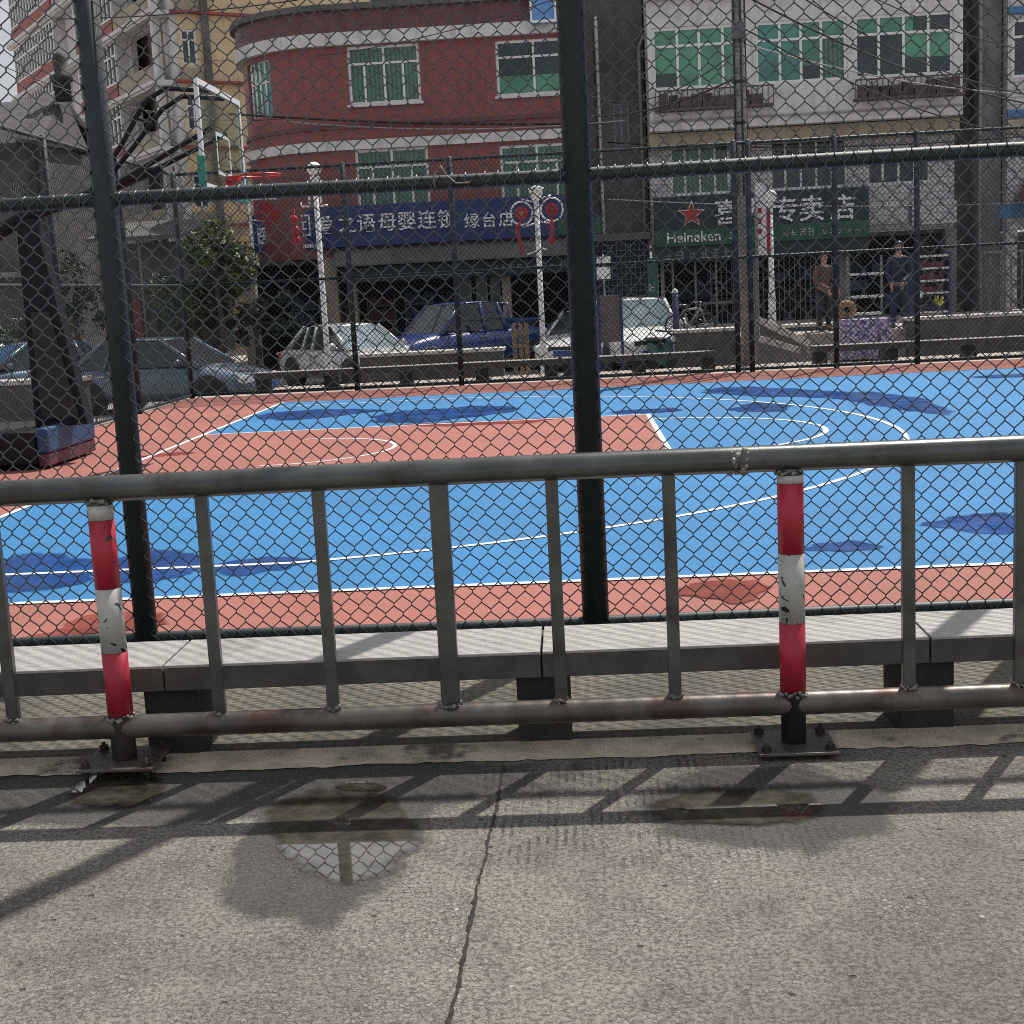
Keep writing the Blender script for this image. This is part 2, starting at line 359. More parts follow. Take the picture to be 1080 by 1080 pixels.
class MB:
    def __init__(s): s.v = []; s.f = []; s.s = []
    def add(s, vs, fs, sm=False):
        n = len(s.v); s.v += [tuple(v) for v in vs]
        s.f += [tuple(i + n for i in f) for f in fs]; s.s += [sm] * len(fs); return s
    def box(s, x0, x1, y0, y1, z0, z1):
        vs = [(x, y, z) for z in (z0, z1) for y in (y0, y1) for x in (x0, x1)]
        return s.add(vs, [(0, 2, 3, 1), (4, 5, 7, 6), (0, 1, 5, 4), (2, 6, 7, 3), (0, 4, 6, 2), (1, 3, 7, 5)])
    def obox(s, c, size, ax=None):          # ax: 3 axis vectors
        c = Vector(c); ax = ax or (Vector((1, 0, 0)), Vector((0, 1, 0)), Vector((0, 0, 1)))
        vs = [c + ax[0] * (i * size[0] / 2) + ax[1] * (j * size[1] / 2) + ax[2] * (k * size[2] / 2) for k in (-1, 1) for j in (-1, 1) for i in (-1, 1)]
        return s.add(vs, [(0, 2, 3, 1), (4, 5, 7, 6), (0, 1, 5, 4), (2, 6, 7, 3), (0, 4, 6, 2), (1, 3, 7, 5)])
    def bar(s, p, q, w, h, up=(0, 0, 1)):
        p = Vector(p); q = Vector(q); d = (q - p); l = d.length; d.normalize(); u = Vector(up)
        side = d.cross(u)
        if side.length < 1e-4: side = d.cross(Vector((0, 1, 0)))
        side.normalize(); u = side.cross(d)
        return s.obox((p + q) / 2, (l, w, h), (d, side, u))
    def path(s, pts, r, n=8, caps=True, close=False, sm=True):
        pts = [Vector(p) for p in pts]; rs = r if isinstance(r, (list, tuple)) else [r] * len(pts)
        b0 = len(s.v); ref = None; m = len(pts)
        for i, p in enumerate(pts):
            a = pts[(i - 1) % m] if (i or close) else p; b = pts[(i + 1) % m] if (i < m - 1 or close) else p
            d = (b - a).normalized()
            if ref is None: ref = Vector((0, 0, 1)) if abs(d.z) < .9 else Vector((1, 0, 0))
            u = d.cross(ref); u.normalize(); w = u.cross(d)
            if abs(w.dot(d)) < .9: ref = w
            for k in range(n):
                t = 2 * math.pi * k / n; s.v.append(tuple(p + (u * math.cos(t) + w * math.sin(t)) * rs[i]))
        for i in range(m if close else m - 1):
            for k in range(n):
                a = b0 + i * n + k; b = b0 + i * n + (k + 1) % n; c = b0 + ((i + 1) % m) * n + (k + 1) % n; d = b0 + ((i + 1) % m) * n + k
                s.f.append((a, b, c, d)); s.s.append(sm)
        if caps and not close:
            s.f.append(tuple(b0 + k for k in range(n))[::-1]); s.s.append(False)
            s.f.append(tuple(b0 + (m - 1) * n + k for k in range(n))); s.s.append(False)
        return s
    def tube(s, p, q, r, n=12, r2=None): return s.path([p, q], [r, r2 if r2 is not None else r], n)
    def prism(s, pts, off):                 # 3-D polygon extruded by off
        off = Vector(off); n = len(pts); a = [Vector(p) for p in pts]
        return s.add(a + [p + off for p in a], [tuple(range(n))[::-1], tuple(range(n, 2 * n))] + [(i, (i + 1) % n, (i + 1) % n + n, i + n) for i in range(n)])
    def lathe(s, c, prof, n=20, axis='Z', sm=True):
        c = Vector(c); b0 = len(s.v)
        for r, h in prof:
            for k in range(n):
                t = 2 * math.pi * k / n; a, b = r * math.cos(t), r * math.sin(t)
                s.v.append(tuple(c + (Vector((a, b, h)) if axis == 'Z' else Vector((a, h, b)) if axis == 'Y' else Vector((h, a, b)))))
        for i in range(len(prof) - 1):
            for k in range(n):
                s.f.append((b0 + i * n + k, b0 + i * n + (k + 1) % n, b0 + (i + 1) * n + (k + 1) % n, b0 + (i + 1) * n + k)); s.s.append(sm)
        if prof[0][0] > 1e-6: s.f.append(tuple(b0 + k for k in range(n))[::-1]); s.s.append(False)
        if prof[-1][0] > 1e-6: s.f.append(tuple(b0 + (len(prof) - 1) * n + k for k in range(n))); s.s.append(False)
        return s
    def ball(s, c, r, n=12, m=8):
        rx, ry, rz = r if isinstance(r, tuple) else (r, r, r); c = Vector(c)
        vs = []; fs = []
        for i in range(m + 1):
            t = math.pi * i / m
            for k in range(n):
                p = 2 * math.pi * k / n
                vs.append(c + Vector((rx * math.sin(t) * math.cos(p), ry * math.sin(t) * math.sin(p), rz * math.cos(t))))
        for i in range(m):
            for k in range(n): fs.append((i * n + k, (i + 1) * n + k, (i + 1) * n + (k + 1) % n, i * n + (k + 1) % n))
        return s.add(vs, fs, True)
    def ribbon(s, pts, w, z):               # flat painted strip
        pts = [Vector((p[0], p[1], 0)) for p in pts]; vs = []
        for i, p in enumerate(pts):
            a = pts[max(0, i - 1)]; b = pts[min(len(pts) - 1, i + 1)]; d = (b - a).normalized(); nrm = Vector((-d.y, d.x, 0))
            vs += [p + nrm * w / 2 + Vector((0, 0, z)), p - nrm * w / 2 + Vector((0, 0, z))]
        return s.add(vs, [(2 * i, 2 * i + 1, 2 * i + 3, 2 * i + 2) for i in range(len(pts) - 1)])
    def build(s, name, m, parent=None, local=False, bevel=0, subsurf=0, origin=None):
        me = bpy.data.meshes.new(name); o = bpy.data.objects.new(name, me); COL.objects.link(o)
        off = Vector((0, 0, 0))
        if parent is not None:
            o.parent = parent; org = ORG.get(parent, Vector((0, 0, 0))); ORG[o] = org
            if not local: off = org
        elif origin is not None:
            if origin == 'base':
                xs = [v[0] for v in s.v]; ys = [v[1] for v in s.v]; zs = [v[2] for v in s.v]
                origin = ((min(xs) + max(xs)) / 2, (min(ys) + max(ys)) / 2, min(zs))
            off = Vector(origin); o.location = off; ORG[o] = off
        me.from_pydata([(v[0] - off.x, v[1] - off.y, v[2] - off.z) for v in s.v], [], s.f)
        me.polygons.foreach_set('use_smooth', s.s)
        if len(s.f) < 20000:
            bm = bmesh.new(); bm.from_mesh(me); bmesh.ops.recalc_face_normals(bm, faces=bm.faces); bm.to_mesh(me); bm.free()
        me.materials.append(m if not isinstance(m, str) else M[m]); me.update()
        if bevel:
            b = o.modifiers.new('bevel', 'BEVEL'); b.width = bevel; b.segments = 2; b.limit_method = 'ANGLE'; b.angle_limit = .7
        if subsurf:
            q = o.modifiers.new('sub', 'SUBSURF'); q.levels = subsurf; q.render_levels = subsurf
        return o
def struct(name, mb, m, **k): return setp(mb.build(name, m, **k), kind='structure')
def single(name, mb, m, label, cat, group=None, **k): return setp(mb.build(name, m, origin='base', **k), label, cat, group)

def copy_tree(o, parent=None):
    c = o.copy(); COL.objects.link(c)
    if parent is not None: c.parent = parent
    for ch in list(o.children): copy_tree(ch, c)
    return c

def text_part(s, size, m, parent, pos, right=(1, 0, 0), up=(0, 0, 1), depth=.03, name='lettering', sx=1, local=False):
    cu = bpy.data.curves.new(name, 'FONT'); cu.body = s; cu.size = size; cu.align_x = 'CENTER'; cu.align_y = 'CENTER'; cu.extrude = depth / 2; cu.offset = size * .012
    t = bpy.data.objects.new(name, cu); COL.objects.link(t)
    dg = bpy.context.evaluated_depsgraph_get(); me = bpy.data.meshes.new_from_object(t.evaluated_get(dg))
    vs = [v.co.copy() for v in me.vertices]; fs = [tuple(p.vertices) for p in me.polygons]
    bpy.data.objects.remove(t); bpy.data.curves.remove(cu); bpy.data.meshes.remove(me)
    R = Vector(right); U = Vector(up); Nn = R.cross(U); P = Vector(pos)
    mb = MB(); mb.add([P + R * (v.x * sx) + U * v.y + Nn * v.z for v in vs], fs)
    return mb.build(name, m, parent, local=local)
def stroke_marks(n, x0, x1, y, z0, z1, rnd):  # rows of small character-like strokes too small to read
    mb = MB(); w = (x1 - x0) / n; h = z1 - z0
    for i in range(n):
        a = x0 + i * w; t = h * .09
        for k in range(rnd.randint(2, 3)):
            zz = z0 + h * (.1 + .8 * (k + rnd.random() * .5) / 3); l = w * rnd.uniform(.5, .72); s_ = a + w * rnd.uniform(.02, .12)
            mb.box(s_, s_ + l, y - .02 - k * .003, y, zz, zz + t)
        for k in range(rnd.randint(1, 2)):
            xx = a + w * rnd.uniform(.15, .65); zz = z0 + h * rnd.uniform(0, .3)
            mb.box(xx, xx + t, y - .03 - k * .003, y - .001, zz, zz + h * rnd.uniform(.5, .7))
    return mb

# ================================================================== GROUND
mb = MB(); mb.add([(-400, -300, -.4), (400, -300, -.4), (400, 500, -.4), (-400, 500, -.4)], [(0, 1, 2, 3)]); struct('street', mb, 'asphalt')
struct('pavement', MB().box(-14, 24, -18, -2.801, -.6, 0), 'pavement')
mb = MB(); vs = []
for i in range(1201):
    x = -7 + i * .02; q_ = Vector((x, 0, 0))
    vs += [(x, -3.025 + .035 * mnoise.noise(q_ * 1.3) + .018 * mnoise.noise(q_ * 6) + .012 * mnoise.noise(q_ * 19), .004), (x, -2.812 + .006 * mnoise.noise(q_ * 5 + Vector((4, 4, 4))), .004)]
mb.add(vs, [(2 * i, 2 * i + 2, 2 * i + 3, 2 * i + 1) for i in range(1200)]); struct('sunlit_edge_strip', mb, 'sunlit_edge')  # thin pale sheet over the pavement edge, sunlight painted into its colour
struct('tile_paving', MB().box(-14, 24, -2.80, -1.021, -.6, -.02), 'tile')
struct('terrace_paving', MB().box(-2.45, 34, -1.02, 19.3, -.6, -.006).box(-14, -2.451, -1.02, 12.3, -.6, -.012), 'terrace')
def sheet(name, pts, z, m): return struct(name, MB().add([(x, y, z) for x, y in pts], [tuple(range(len(pts)))]), m)
sheet('court_surround', [(-2.1, -.98), (31, -.98), (31, 17.1), (-2.1, 17.1)], 0, 'court_red')
sheet('court_surface', [(0, 0), (28, 0), (28, 15), (0, 15)], .002, 'court_blue')
sheet('key_area', [(0, 5.05), (5.8, 5.05), (5.8, 9.95), (0, 9.95)], .004, 'court_red')
mb = MB(); w = .06; z = .007
def arc(cx, cy, r, a0, a1, n=64): return [(cx + r * math.cos(RAD(a0 + (a1 - a0) * i / n)), cy + r * math.sin(RAD(a0 + (a1 - a0) * i / n))) for i in range(n + 1)]
mb.ribbon([(-.03, 0), (28.03, 0)], w, z).ribbon([(-.03, 15), (28.03, 15)], w, z)
mb.ribbon([(0, .03), (0, 14.97)], w, z + .001).ribbon([(28, .03), (28, 14.97)], w, z + .001).ribbon([(14, .03), (14, 14.97)], w, z + .001)
mb.ribbon([(.03, 9.95), (5.8, 9.95)], w, z).ribbon([(.03, 5.05), (5.8, 5.05)], w, z).ribbon([(5.8, 5.02), (5.8, 9.98)], w, z + .001)
mb.ribbon(arc(5.8, 7.5, 1.8, -88.5, 88.5), w, z).ribbon(arc(1.575, 7.5, 1.25, -90, 90), .05, z)
th = math.degrees(math.acos(1.415 / 6.75))
mb.ribbon([(.03, .9), (2.99, .9)] + arc(1.575, 7.5, 6.75, -th, th, 120) + [(2.99, 14.1), (.03, 14.1)], w, z)
mb.ribbon(arc(14, 7.5, 1.8, 0, 360, 72), w, z)
struct('court_lines', mb, 'line')

def closed_curve(pts, n=14, jit=.0, sc=3.0):
    out = []; m = len(pts)
    for i in range(m):
        p0, p1, p2, p3 = (pts[(i + k - 1) % m] for k in range(4))
        for j in range(n):
            t = j / n
            q = .5 * ((2 * p1) + (-p0 + p2) * t + (2 * p0 - 5 * p1 + 4 * p2 - p3) * t * t + (-p0 + 3 * p1 - 3 * p2 + p3) * t ** 3)
            if jit: q = q + Vector((mnoise.noise(q * sc), mnoise.noise(q * sc + Vector((9, 3, 1))), 0)) * jit + Vector((mnoise.noise(q * sc * 4), mnoise.noise(q * sc * 4 + Vector((5, 2, 7))), 0)) * jit * .5
            out.append(q)
    return out
def puddle(px, z, m, jit, sc):
    pts = closed_curve([Vector((gnd(x, y).x, gnd(x, y).y, 0)) for x, y in px], 14, jit, sc)
    cen = sum(pts, Vector()) / len(pts); n = len(pts); vs = []; wts = []
    for k, wt in ((1.12, 0), (1.0, .35), (.86, .7), (.6, 1.0)):
        vs += [(cen.x + (p.x - cen.x) * k, cen.y + (p.y - cen.y) * k, z) for p in pts]; wts += [wt] * n
    vs.append((cen.x, cen.y, z)); wts.append(1.0); fs = []
    for r_ in range(3): fs += [(r_ * n + i, r_ * n + (i + 1) % n, (r_ + 1) * n + (i + 1) % n, (r_ + 1) * n + i) for i in range(n)]
    fs += [(3 * n + i, 3 * n + (i + 1) % n, 4 * n) for i in range(n)]
    o = struct('puddle', MB().add(vs, fs), m)
    at_ = o.data.attributes.new('depth', 'FLOAT', 'POINT'); at_.data.foreach_set('value', wts)
    return o
for px, m in (
    ([(745, 411), (790, 408), (850, 411), (893, 414), (900, 420), (830, 419), (760, 416)], 'wet_blue'),
    ([(882, 415), (915, 414), (960, 419), (990, 428), (1003, 437), (955, 433), (925, 428), (890, 421)], 'wet_blue'),
    ([(770, 432), (805, 424), (832, 428), (820, 434), (790, 435)], 'wet_blue'),
    ([(975, 554), (1010, 546), (1050, 543), (1080, 543), (1110, 550), (1080, 560), (1040, 561), (1000, 558)], 'wet_blue'),
    ([(860, 578), (885, 573), (915, 574), (926, 578), (905, 583), (875, 583)], 'wet_blue'),
    ([(-90, 610), (-20, 596), (35, 584), (75, 588), (98, 598), (90, 614), (40, 622), (-20, 627), (-80, 626)], 'wet_blue'),
    ([(106, 600), (140, 583), (185, 582), (222, 592), (214, 606), (160, 614), (118, 612)], 'wet_blue'),
    ([(232, 598), (258, 590), (300, 587), (334, 592), (300, 603), (250, 606)], 'wet_blue'),
    ([(395, 440), (420, 434), (470, 431), (520, 428), (545, 433), (500, 440), (440, 446), (405, 446)], 'wet_blue'),
    ([(270, 438), (330, 432), (400, 433), (350, 440), (290, 443)], 'wet_blue'),
    ([(640, 436), (690, 431), (722, 433), (680, 436.5)], 'wet_blue'),
    ([(1030, 397), (1090, 393.5), (1100, 396), (1050, 399)], 'wet_blue'),
    ([(718, 622), (740, 615), (770, 612), (800, 616), (808, 623), (790, 631), (755, 634), (725, 630)], 'wet_red'),
    ([(25, 674), (70, 664), (105, 650), (150, 643), (174, 650), (160, 660), (110, 668), (60, 677)], 'wet_red'),
    ([(430, 448), (540, 443), (605, 440), (560, 446), (470, 450)], 'wet_red'),
    ([(150, 481), (185, 478), (210, 477), (190, 481), (165, 483)], 'wet_red')):
    pz = .0045 + .0001 * len([o for o in COL.objects if o.name.startswith('puddle')]); puddle(px, pz, m, .13, 2.2)
for px in ([(288, 852), (320, 838), (370, 834), (412, 840), (422, 855), (434, 870), (442, 886), (426, 906), (400, 924), (370, 932), (335, 924), (306, 906), (294, 886), (283, 866)],
           [(352, 830), (380, 824.5), (406, 829), (398, 835), (362, 834)],
           [(72, 842), (92, 822), (130, 815), (166, 819), (174, 834), (152, 849), (108, 854)],
           [(690, 847), (740, 834), (800, 834), (848, 837), (864, 851), (852, 865), (820, 871), (760, 870), (705, 867), (684, 857)]):
    puddle(px, .004, 'water', .016, 7)
# grime filled joint across the pavement slab
a, b_ = Vector((4.575, -3.07, 0)), Vector((4.44, -8.5, 0)); mb = MB(); vs = []
for i in range(421):
    p = a.lerp(b_, i / 420); k = mnoise.noise(p * 4) * .012 + mnoise.noise(p * 31) * .005 + mnoise.noise(p * 90) * .003
    wd = .0028 + .006 * abs(mnoise.noise(p * 47 + Vector((3, 0, 0)))) + .005 * max(0, mnoise.noise(p * 23))
    vs += [(p.x + k - wd, p.y, .003), (p.x + k + wd, p.y, .003)]
mb.add(vs, [(2 * i, 2 * i + 1, 2 * i + 3, 2 * i + 2) for i in range(420)]); struct('pavement_joint', mb, 'joint')

# ================================================================== PEDESTRIAN RAILING
GY = -3.0; ZT = 1.062; ZB = .175; RTOP = .047; RBOT = .043
rail = thing('guard_railing', (4.39, GY, 0), 'grey steel railing with red and white banded posts standing in front of the court', 'railing')
mb = MB(); xs = [.3 + i * .6 for i in range(14)]
mb.path([(x, GY + .003 * math.sin(x * 2.3), ZT + .004 * math.sin(x * 1.7)) for x in xs], RTOP, 18); mb.build('top_rail', 'steel', rail)
mb = MB().path([(x, GY, ZB) for x in xs], RBOT, 16); mb.build('bottom_rail', 'steel_rusty', rail)
mb = MB()
rnd = random.Random(3)
sx = at(778, 480, GY).x
for k in range(26): t = rnd.uniform(-2.6, 1.2); mb.ball((sx + rnd.uniform(-.03, .03), GY - .046 * math.cos(t), ZT + .046 * math.sin(t)), rnd.uniform(.005, .012), 6, 4)
mb.build('weld_seam', 'weld', rail)
POSTS = [.72, 3.17, 5.62, 8.07]
def weld_ring(cx, cy, cz, r, seed, n=30, s=(.0035, .010)):
    m_ = MB(); rr = random.Random(seed)
    for k in range(n):
        t = 2 * math.pi * (k + rr.random() * .6) / n; m_.ball((cx + r * math.cos(t), cy + r * math.sin(t), cz + rr.uniform(-.011, .007)), rr.uniform(*s), 6, 4)
    return m_
for pi_, px in enumerate(POSTS):
    tilt = (-.012, 0, .004, 0)[pi_]
    p = MB().tube((px, GY, .03), (px + tilt, GY, ZT - .035), .0445, 20).build('post', 'steel_rusty' if pi_ % 2 else 'steel', rail)
    lay = [('white', .95, 1.003), ('red', .70, .9485), ('white', .462, .6985), ('red', .225, .4605)] if pi_ % 2 else [('white', .975, 1.003), ('red', .725, .9735), ('white', .475, .7235), ('red', .225, .4735)]
    for cname, z0, z1 in lay:
        f = lambda zz: px + tilt * zz / 1.03
        MB().tube((f(z0), GY, z0), (f(z1), GY, z1), .0462, 24).build(cname + '_band', 'band_' + cname, p)
    weld_ring(px, GY, ZB + .042, .048, pi_ + 5).build('weld', 'weld', p)
    weld_ring(px, GY, ZT - .044, .046, pi_ + 15).build('weld', 'weld', p)
    zt = .045 if pi_ == 1 else .02
    bp = MB().box(px - .14, px + .14, GY - .13, GY + .13, zt, zt + .012).build('base_plate', 'steel_rusty', rail, bevel=.003)
    for sx_ in (-1, 1):
        for sy_ in (-1, 1):
            cx, cy = px + sx_ * .112, GY + sy_ * .10
            MB().lathe((cx, cy, 0), [(.008, -.02), (.008, zt + .04), (.0001, zt + .042)], 8).lathe((cx, cy, zt + .012), [(.018, 0), (.018, .015)], 6, sm=False).lathe((cx, cy, zt - .016), [(.018, 0), (.018, .014)], 6, sm=False).build('bolt', 'bolt', bp)
BALS = [.36, 1.12, 1.53, 1.95, 2.36, 2.77, 3.54, 3.96, 4.39, 4.79, 5.2, 6.03, 6.42, 6.83, 7.25, 7.64]
for i, bx in enumerate(BALS):
    wide = bx in (1.95, 4.39, 6.83)
    hw, hd = (.034, .02) if wide else (.0225, .0175)
    b = MB().box(bx - hw, bx + hw, GY - hd, GY + hd, ZB + .03, ZT - .03).build('baluster', 'steel', rail, bevel=.005)
    weld_ring(bx, GY, ZB + .044, hw + .002, 40 + i, 22, (.004, .010)).build('weld', 'weld', b)

# ================================================================== STONE BENCHES (near row)
def bench(x0, n, pitch, y0, y1, ztop, th, label, ground=-.02, leg_w=.2, legs_mid=False, seat='granite'):
    t = thing('stone_bench', (x0 + n * pitch / 2, (y0 + y1) / 2, ground), label, 'bench', 'stone benches outside the court fence')
    for i in range(n):
        a = x0 + i * pitch
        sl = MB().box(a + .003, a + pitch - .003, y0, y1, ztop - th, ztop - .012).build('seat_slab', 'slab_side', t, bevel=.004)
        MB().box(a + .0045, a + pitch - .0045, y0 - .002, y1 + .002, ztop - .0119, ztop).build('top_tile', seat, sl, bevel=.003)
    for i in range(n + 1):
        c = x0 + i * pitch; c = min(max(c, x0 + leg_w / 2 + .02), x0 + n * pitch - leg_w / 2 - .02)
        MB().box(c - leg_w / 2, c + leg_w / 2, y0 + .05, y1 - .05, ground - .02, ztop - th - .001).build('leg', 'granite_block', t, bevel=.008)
    return t
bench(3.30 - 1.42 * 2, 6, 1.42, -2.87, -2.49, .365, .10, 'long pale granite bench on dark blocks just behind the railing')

# ================================================================== CHAIN LINK FENCES
def chain(mb, o, u, length, z0, z1, W=.0875, H=.098, r=.0038, n=4, link=.013):
    o = Vector(o); u = Vector(u).normalized(); nn = Vector((-u.y, u.x, 0)); nw = int(length / (W / 2)); nh = int((z1 - z0) / (H / 2))
    for k in range(nw):
        pts = []
        for j in range(nh + 1):
            side = (j + k) % 2; s_ = (k + side) * W / 2; zc = z0 + j * H / 2
            wob = .007 * mnoise.noise(Vector((s_ * 1.7, zc * 1.3, o.y))); wz = .009 * mnoise.noise(Vector((s_ * .9, zc * .8, 4 + o.x)))
            base = o + u * (s_ + wob) + nn * ((r if side else -r) * .8)
            base.z = zc + wz
            if n >= 4: pts += [base - Vector((0, 0, link / 2)), base + Vector((0, 0, link / 2))]
            else: pts.append(base)
        fast_tube(mb, pts, r, n)
def fast_tube(mb, pts, r, n):
    b0 = len(mb.v); m = len(pts); cs = [(math.cos(2 * math.pi * (k + .5) / n) * r, math.sin(2 * math.pi * (k + .5) / n) * r) for k in range(n)]
    u0 = Vector((0, 1, 0)) if abs((pts[1] - pts[0]).y) < abs((pts[1] - pts[0]).x) + 1e-5 else Vector((1, 0, 0))
    for i, p in enumerate(pts):
        d = (pts[min(i + 1, m - 1)] - pts[max(i - 1, 0)]); d.normalize(); w_ = d.cross(u0); w_.normalize(); v_ = w_.cross(d)
        for c, s_ in cs: mb.v.append((p.x + w_.x * c + v_.x * s_, p.y + w_.y * c + v_.y * s_, p.z + w_.z * c + v_.z * s_))
    for i in range(m - 1):
        for k in range(n):
            k2 = (k + 1) % n; mb.f.append((b0 + i * n + k, b0 + i * n + k2, b0 + (i + 1) * n + k2, b0 + (i + 1) * n + k)); mb.s.append(True)
FY = -1.15
nf = thing('chain_link_fence', (4.94, FY, -.02), 'dark green chain-link fence with thick round posts on our side of the court', 'fence', 'green chain-link fences round the court')
for px in (.42, 2.68, 4.94, 7.2, 9.46):
    r = .066 if px == 4.94 else .056
    ht = 8.0 if px == 4.94 else 4.05
    p = MB().lathe((px, FY, 0), [(r, -.1), (r, ht)], 22).build('post', 'green_steel', nf)
    MB().lathe((px, FY, ht), [(r + .004, -.03), (r + .004, 0), (r * .7, .03), (.001, .045)], 18).build('cap', 'green_steel', p)
    MB().lathe((px, FY, -.02), [(r + .028, 0), (r + .02, .02), (r + .002, .055)], 20).build('collar', 'green_steel', p)
for zr, r in ((.045, .03), (2.205, .034), (4.0, .03)):
    MB().path([(x * .5 - 2.1, FY, zr + .004 * math.sin(x * .8)) for x in range(24)], r, 14).build('rail', 'green_steel', nf)
mb = MB(); chain(mb, (-2.05, FY - .036, 0), (1, 0, 0), 11.4, .03, 4.0); rr = random.Random(5)
for k in range(150):
    x = -2 + k * .0764 + rr.uniform(-.02, .02)
    for zr in (2.205,):
        t0 = rr.uniform(-.5, .5)
        mb.path([(x + .012 * (t / 5 - .5), FY - .038 * math.cos(RAD(-70 + 36 * t)), zr + .038 * math.sin(RAD(-70 + 36 * t))) for t in range(6)], .0032, 5)
mb.build('wire_mesh', 'green_wire', nf)
# a loose strand of wire twisted round the middle rail
q = at(465, 186, FY - .06)
MB().path([q + Vector((-.03, 0, -.05)), q + Vector((-.035, -.01, 0)), q + Vector((0, -.02, .05)), q + Vector((.03, -.01, .0)), q + Vector((.07, 0, -.035)), q + Vector((.14, 0, -.035))], .004, 6).build('loose_wire', 'weld', nf)
SX = -2.15; BY = 17.2
sf = thing('chain_link_fence', (SX, 8, -.02), 'green chain-link fence running away from us down the hoop end of the court', 'fence', 'green chain-link fences round the court')
for py in (1.9, 4.95, 8.0, 11.05, 14.1): MB().lathe((SX, py, 0), [(.045, -.1), (.045, 4.04), (.001, 4.06)], 14).build('post', 'green_steel', sf)
for zr, r in ((.05, .025), (2.04, .027), (4.0, .027)): MB().tube((SX, FY + .06, zr), (SX, BY - .05, zr), r, 10).build('rail', 'green_steel', sf)
mb = MB(); chain(mb, (SX - .03, FY + .08, 0), (0, 1, 0), BY - FY - .14, .03, 4.0, r=.0036, n=3); mb.build('wire_mesh', 'far_wire', sf)
ff = thing('chain_link_fence', (5.2, BY, -.02), 'green chain-link fence along the far side of the court, in front of the street', 'fence', 'green chain-link fences round the court')
for px in (-2.15, .91, 2.82, 5.2, 7.82, 8.07, 9.57, 11.0, 13.4, 15.8, 18.2): MB().lathe((px, BY, 0), [(.05, -.1), (.05, 4.04), (.001, 4.06)], 14).build('post', 'green_steel', ff)
for zr, r in ((.05, .03), (2.03, .027), (4.0, .027)): MB().tube((SX, BY, zr), (18.2, BY, zr), r, 10).build('rail', 'green_steel', ff)
mb = MB(); chain(mb, (SX + .03, BY - .03, 0), (1, 0, 0), 20.2, .03, 4.0, r=.0068, n=3); mb.build('wire_mesh', 'far_wire', ff)

# ================================================================== PORTABLE BASKETBALL STAND
HY = 7.55
hs = thing('basketball_stand', (-1.6, HY, 0), 'black portable basketball stand with clear backboard and blue padded base', 'basketball hoop')
MB().box(-2.09, -1.0, HY - .75, HY + .8, .06, .42).build('base', 'stand_black', hs, bevel=.02)
for wx in (-1.95, -1.2):
    for wy in (HY - .6, HY + .65): MB().lathe((wx, wy, .055), [(.02, -.03), (.055, -.028), (.055, .028), (.02, .03)], 14, axis='Y').build('wheel', 'rubber', hs)
pd = MB().box(-1.0, -.86, HY - .7, HY + .8, .17, .45).build('front_pad', 'pad_blue', hs, bevel=.03)
MB().box(-.998, -.87, HY - .69, HY + .79, .03, .168).build('lower_pad', 'pad_red', pd, bevel=.015)
MB().prism([(-1.22, HY - .11, .42), (-.62, HY - .11, .42), (-.98, HY - .11, 2.72), (-1.2, HY - .11, 2.72)], (0, .22, 0)).build('column', 'stand_black', hs, bevel=.012)
MB().prism([(-1.13, HY - .135, .5), (-.70, HY - .135, .5), (-.92, HY - .135, 1.7), (-1.13, HY - .135, 1.7)], (0, .022, 0)).build('column_pad', 'black', hs, bevel=.01)
arm = [(-2.0, HY, 1.95), (-1.75, HY, 2.33), (-1.45, HY, 2.6), (-1.05, HY, 2.78), (-.55, HY, 2.9), (0, HY, 3.05), (.45, HY, 3.2)]
MB().path(arm, [.07, .08, .09, .085, .07, .06, .05], 10).build('arm', 'stand_black', hs)
for dy in (-.32, .32):
    MB().path([(-.35, HY + dy * .3, 2.95), (.1, HY + dy * .6, 3.45), (.42, HY + dy, 3.85), (.66, HY + dy, 3.98), (1.12, HY + dy, 3.93)], .028, 8).build('strut', 'stand_black', hs)
    MB().path([(-.15, HY + dy * .3, 2.98), (1.12, HY + dy, 3.55)], .028, 8).build('strut', 'stand_black', hs)
MB().path([(.3, HY - .32, 3.7), (.3, HY + .32, 3.7)], .02, 8).build('cross_bar', 'stand_black', hs)
bx = 1.15
bb = MB().box(bx - .012, bx, HY - .87, HY + .87, 2.93, 3.92).build('backboard', 'board', hs)
fr = MB()
fr.box(bx - .03, bx + .012, HY - .925, HY + .925, 3.92, 3.98).box(bx - .03, bx + .012, HY - .925, HY + .925, 2.88, 2.93)
fr.box(bx - .03, bx + .012, HY - .925, HY - .87, 2.93, 3.92).box(bx - .03, bx + .012, HY + .87, HY + .925, 2.93, 3.92)
fr.build('board_frame', 'white_paint', bb)
MB().box(bx + .001, bx + .006, HY - .295, HY + .295, 3.47, 3.51).box(bx + .001, bx + .006, HY - .295, HY + .295, 3.06, 3.10).box(bx + .001, bx + .006, HY - .295, HY - .255, 3.10, 3.47).box(bx + .001, bx + .006, HY + .255, HY + .295, 3.10, 3.47).build('target_square', 'line', bb)
MB().box(bx - .05, bx + .03, HY - .955, HY - .926, 2.84, 3.2).box(bx - .05, bx + .03, HY + .926, HY + .955, 2.84, 3.2).box(bx - .05, bx + .03, HY - .955, HY + .955, 2.82, 2.879).build('edge_pad', 'pad_green', bb, bevel=.008)
rm = MB()
rm.path([(bx + .375 + .235 * math.cos(RAD(t)), HY + .235 * math.sin(RAD(t)), 3.05) for t in range(0, 360, 15)], .013, 8, close=True)
rm.build('rim', 'red_paint', hs)
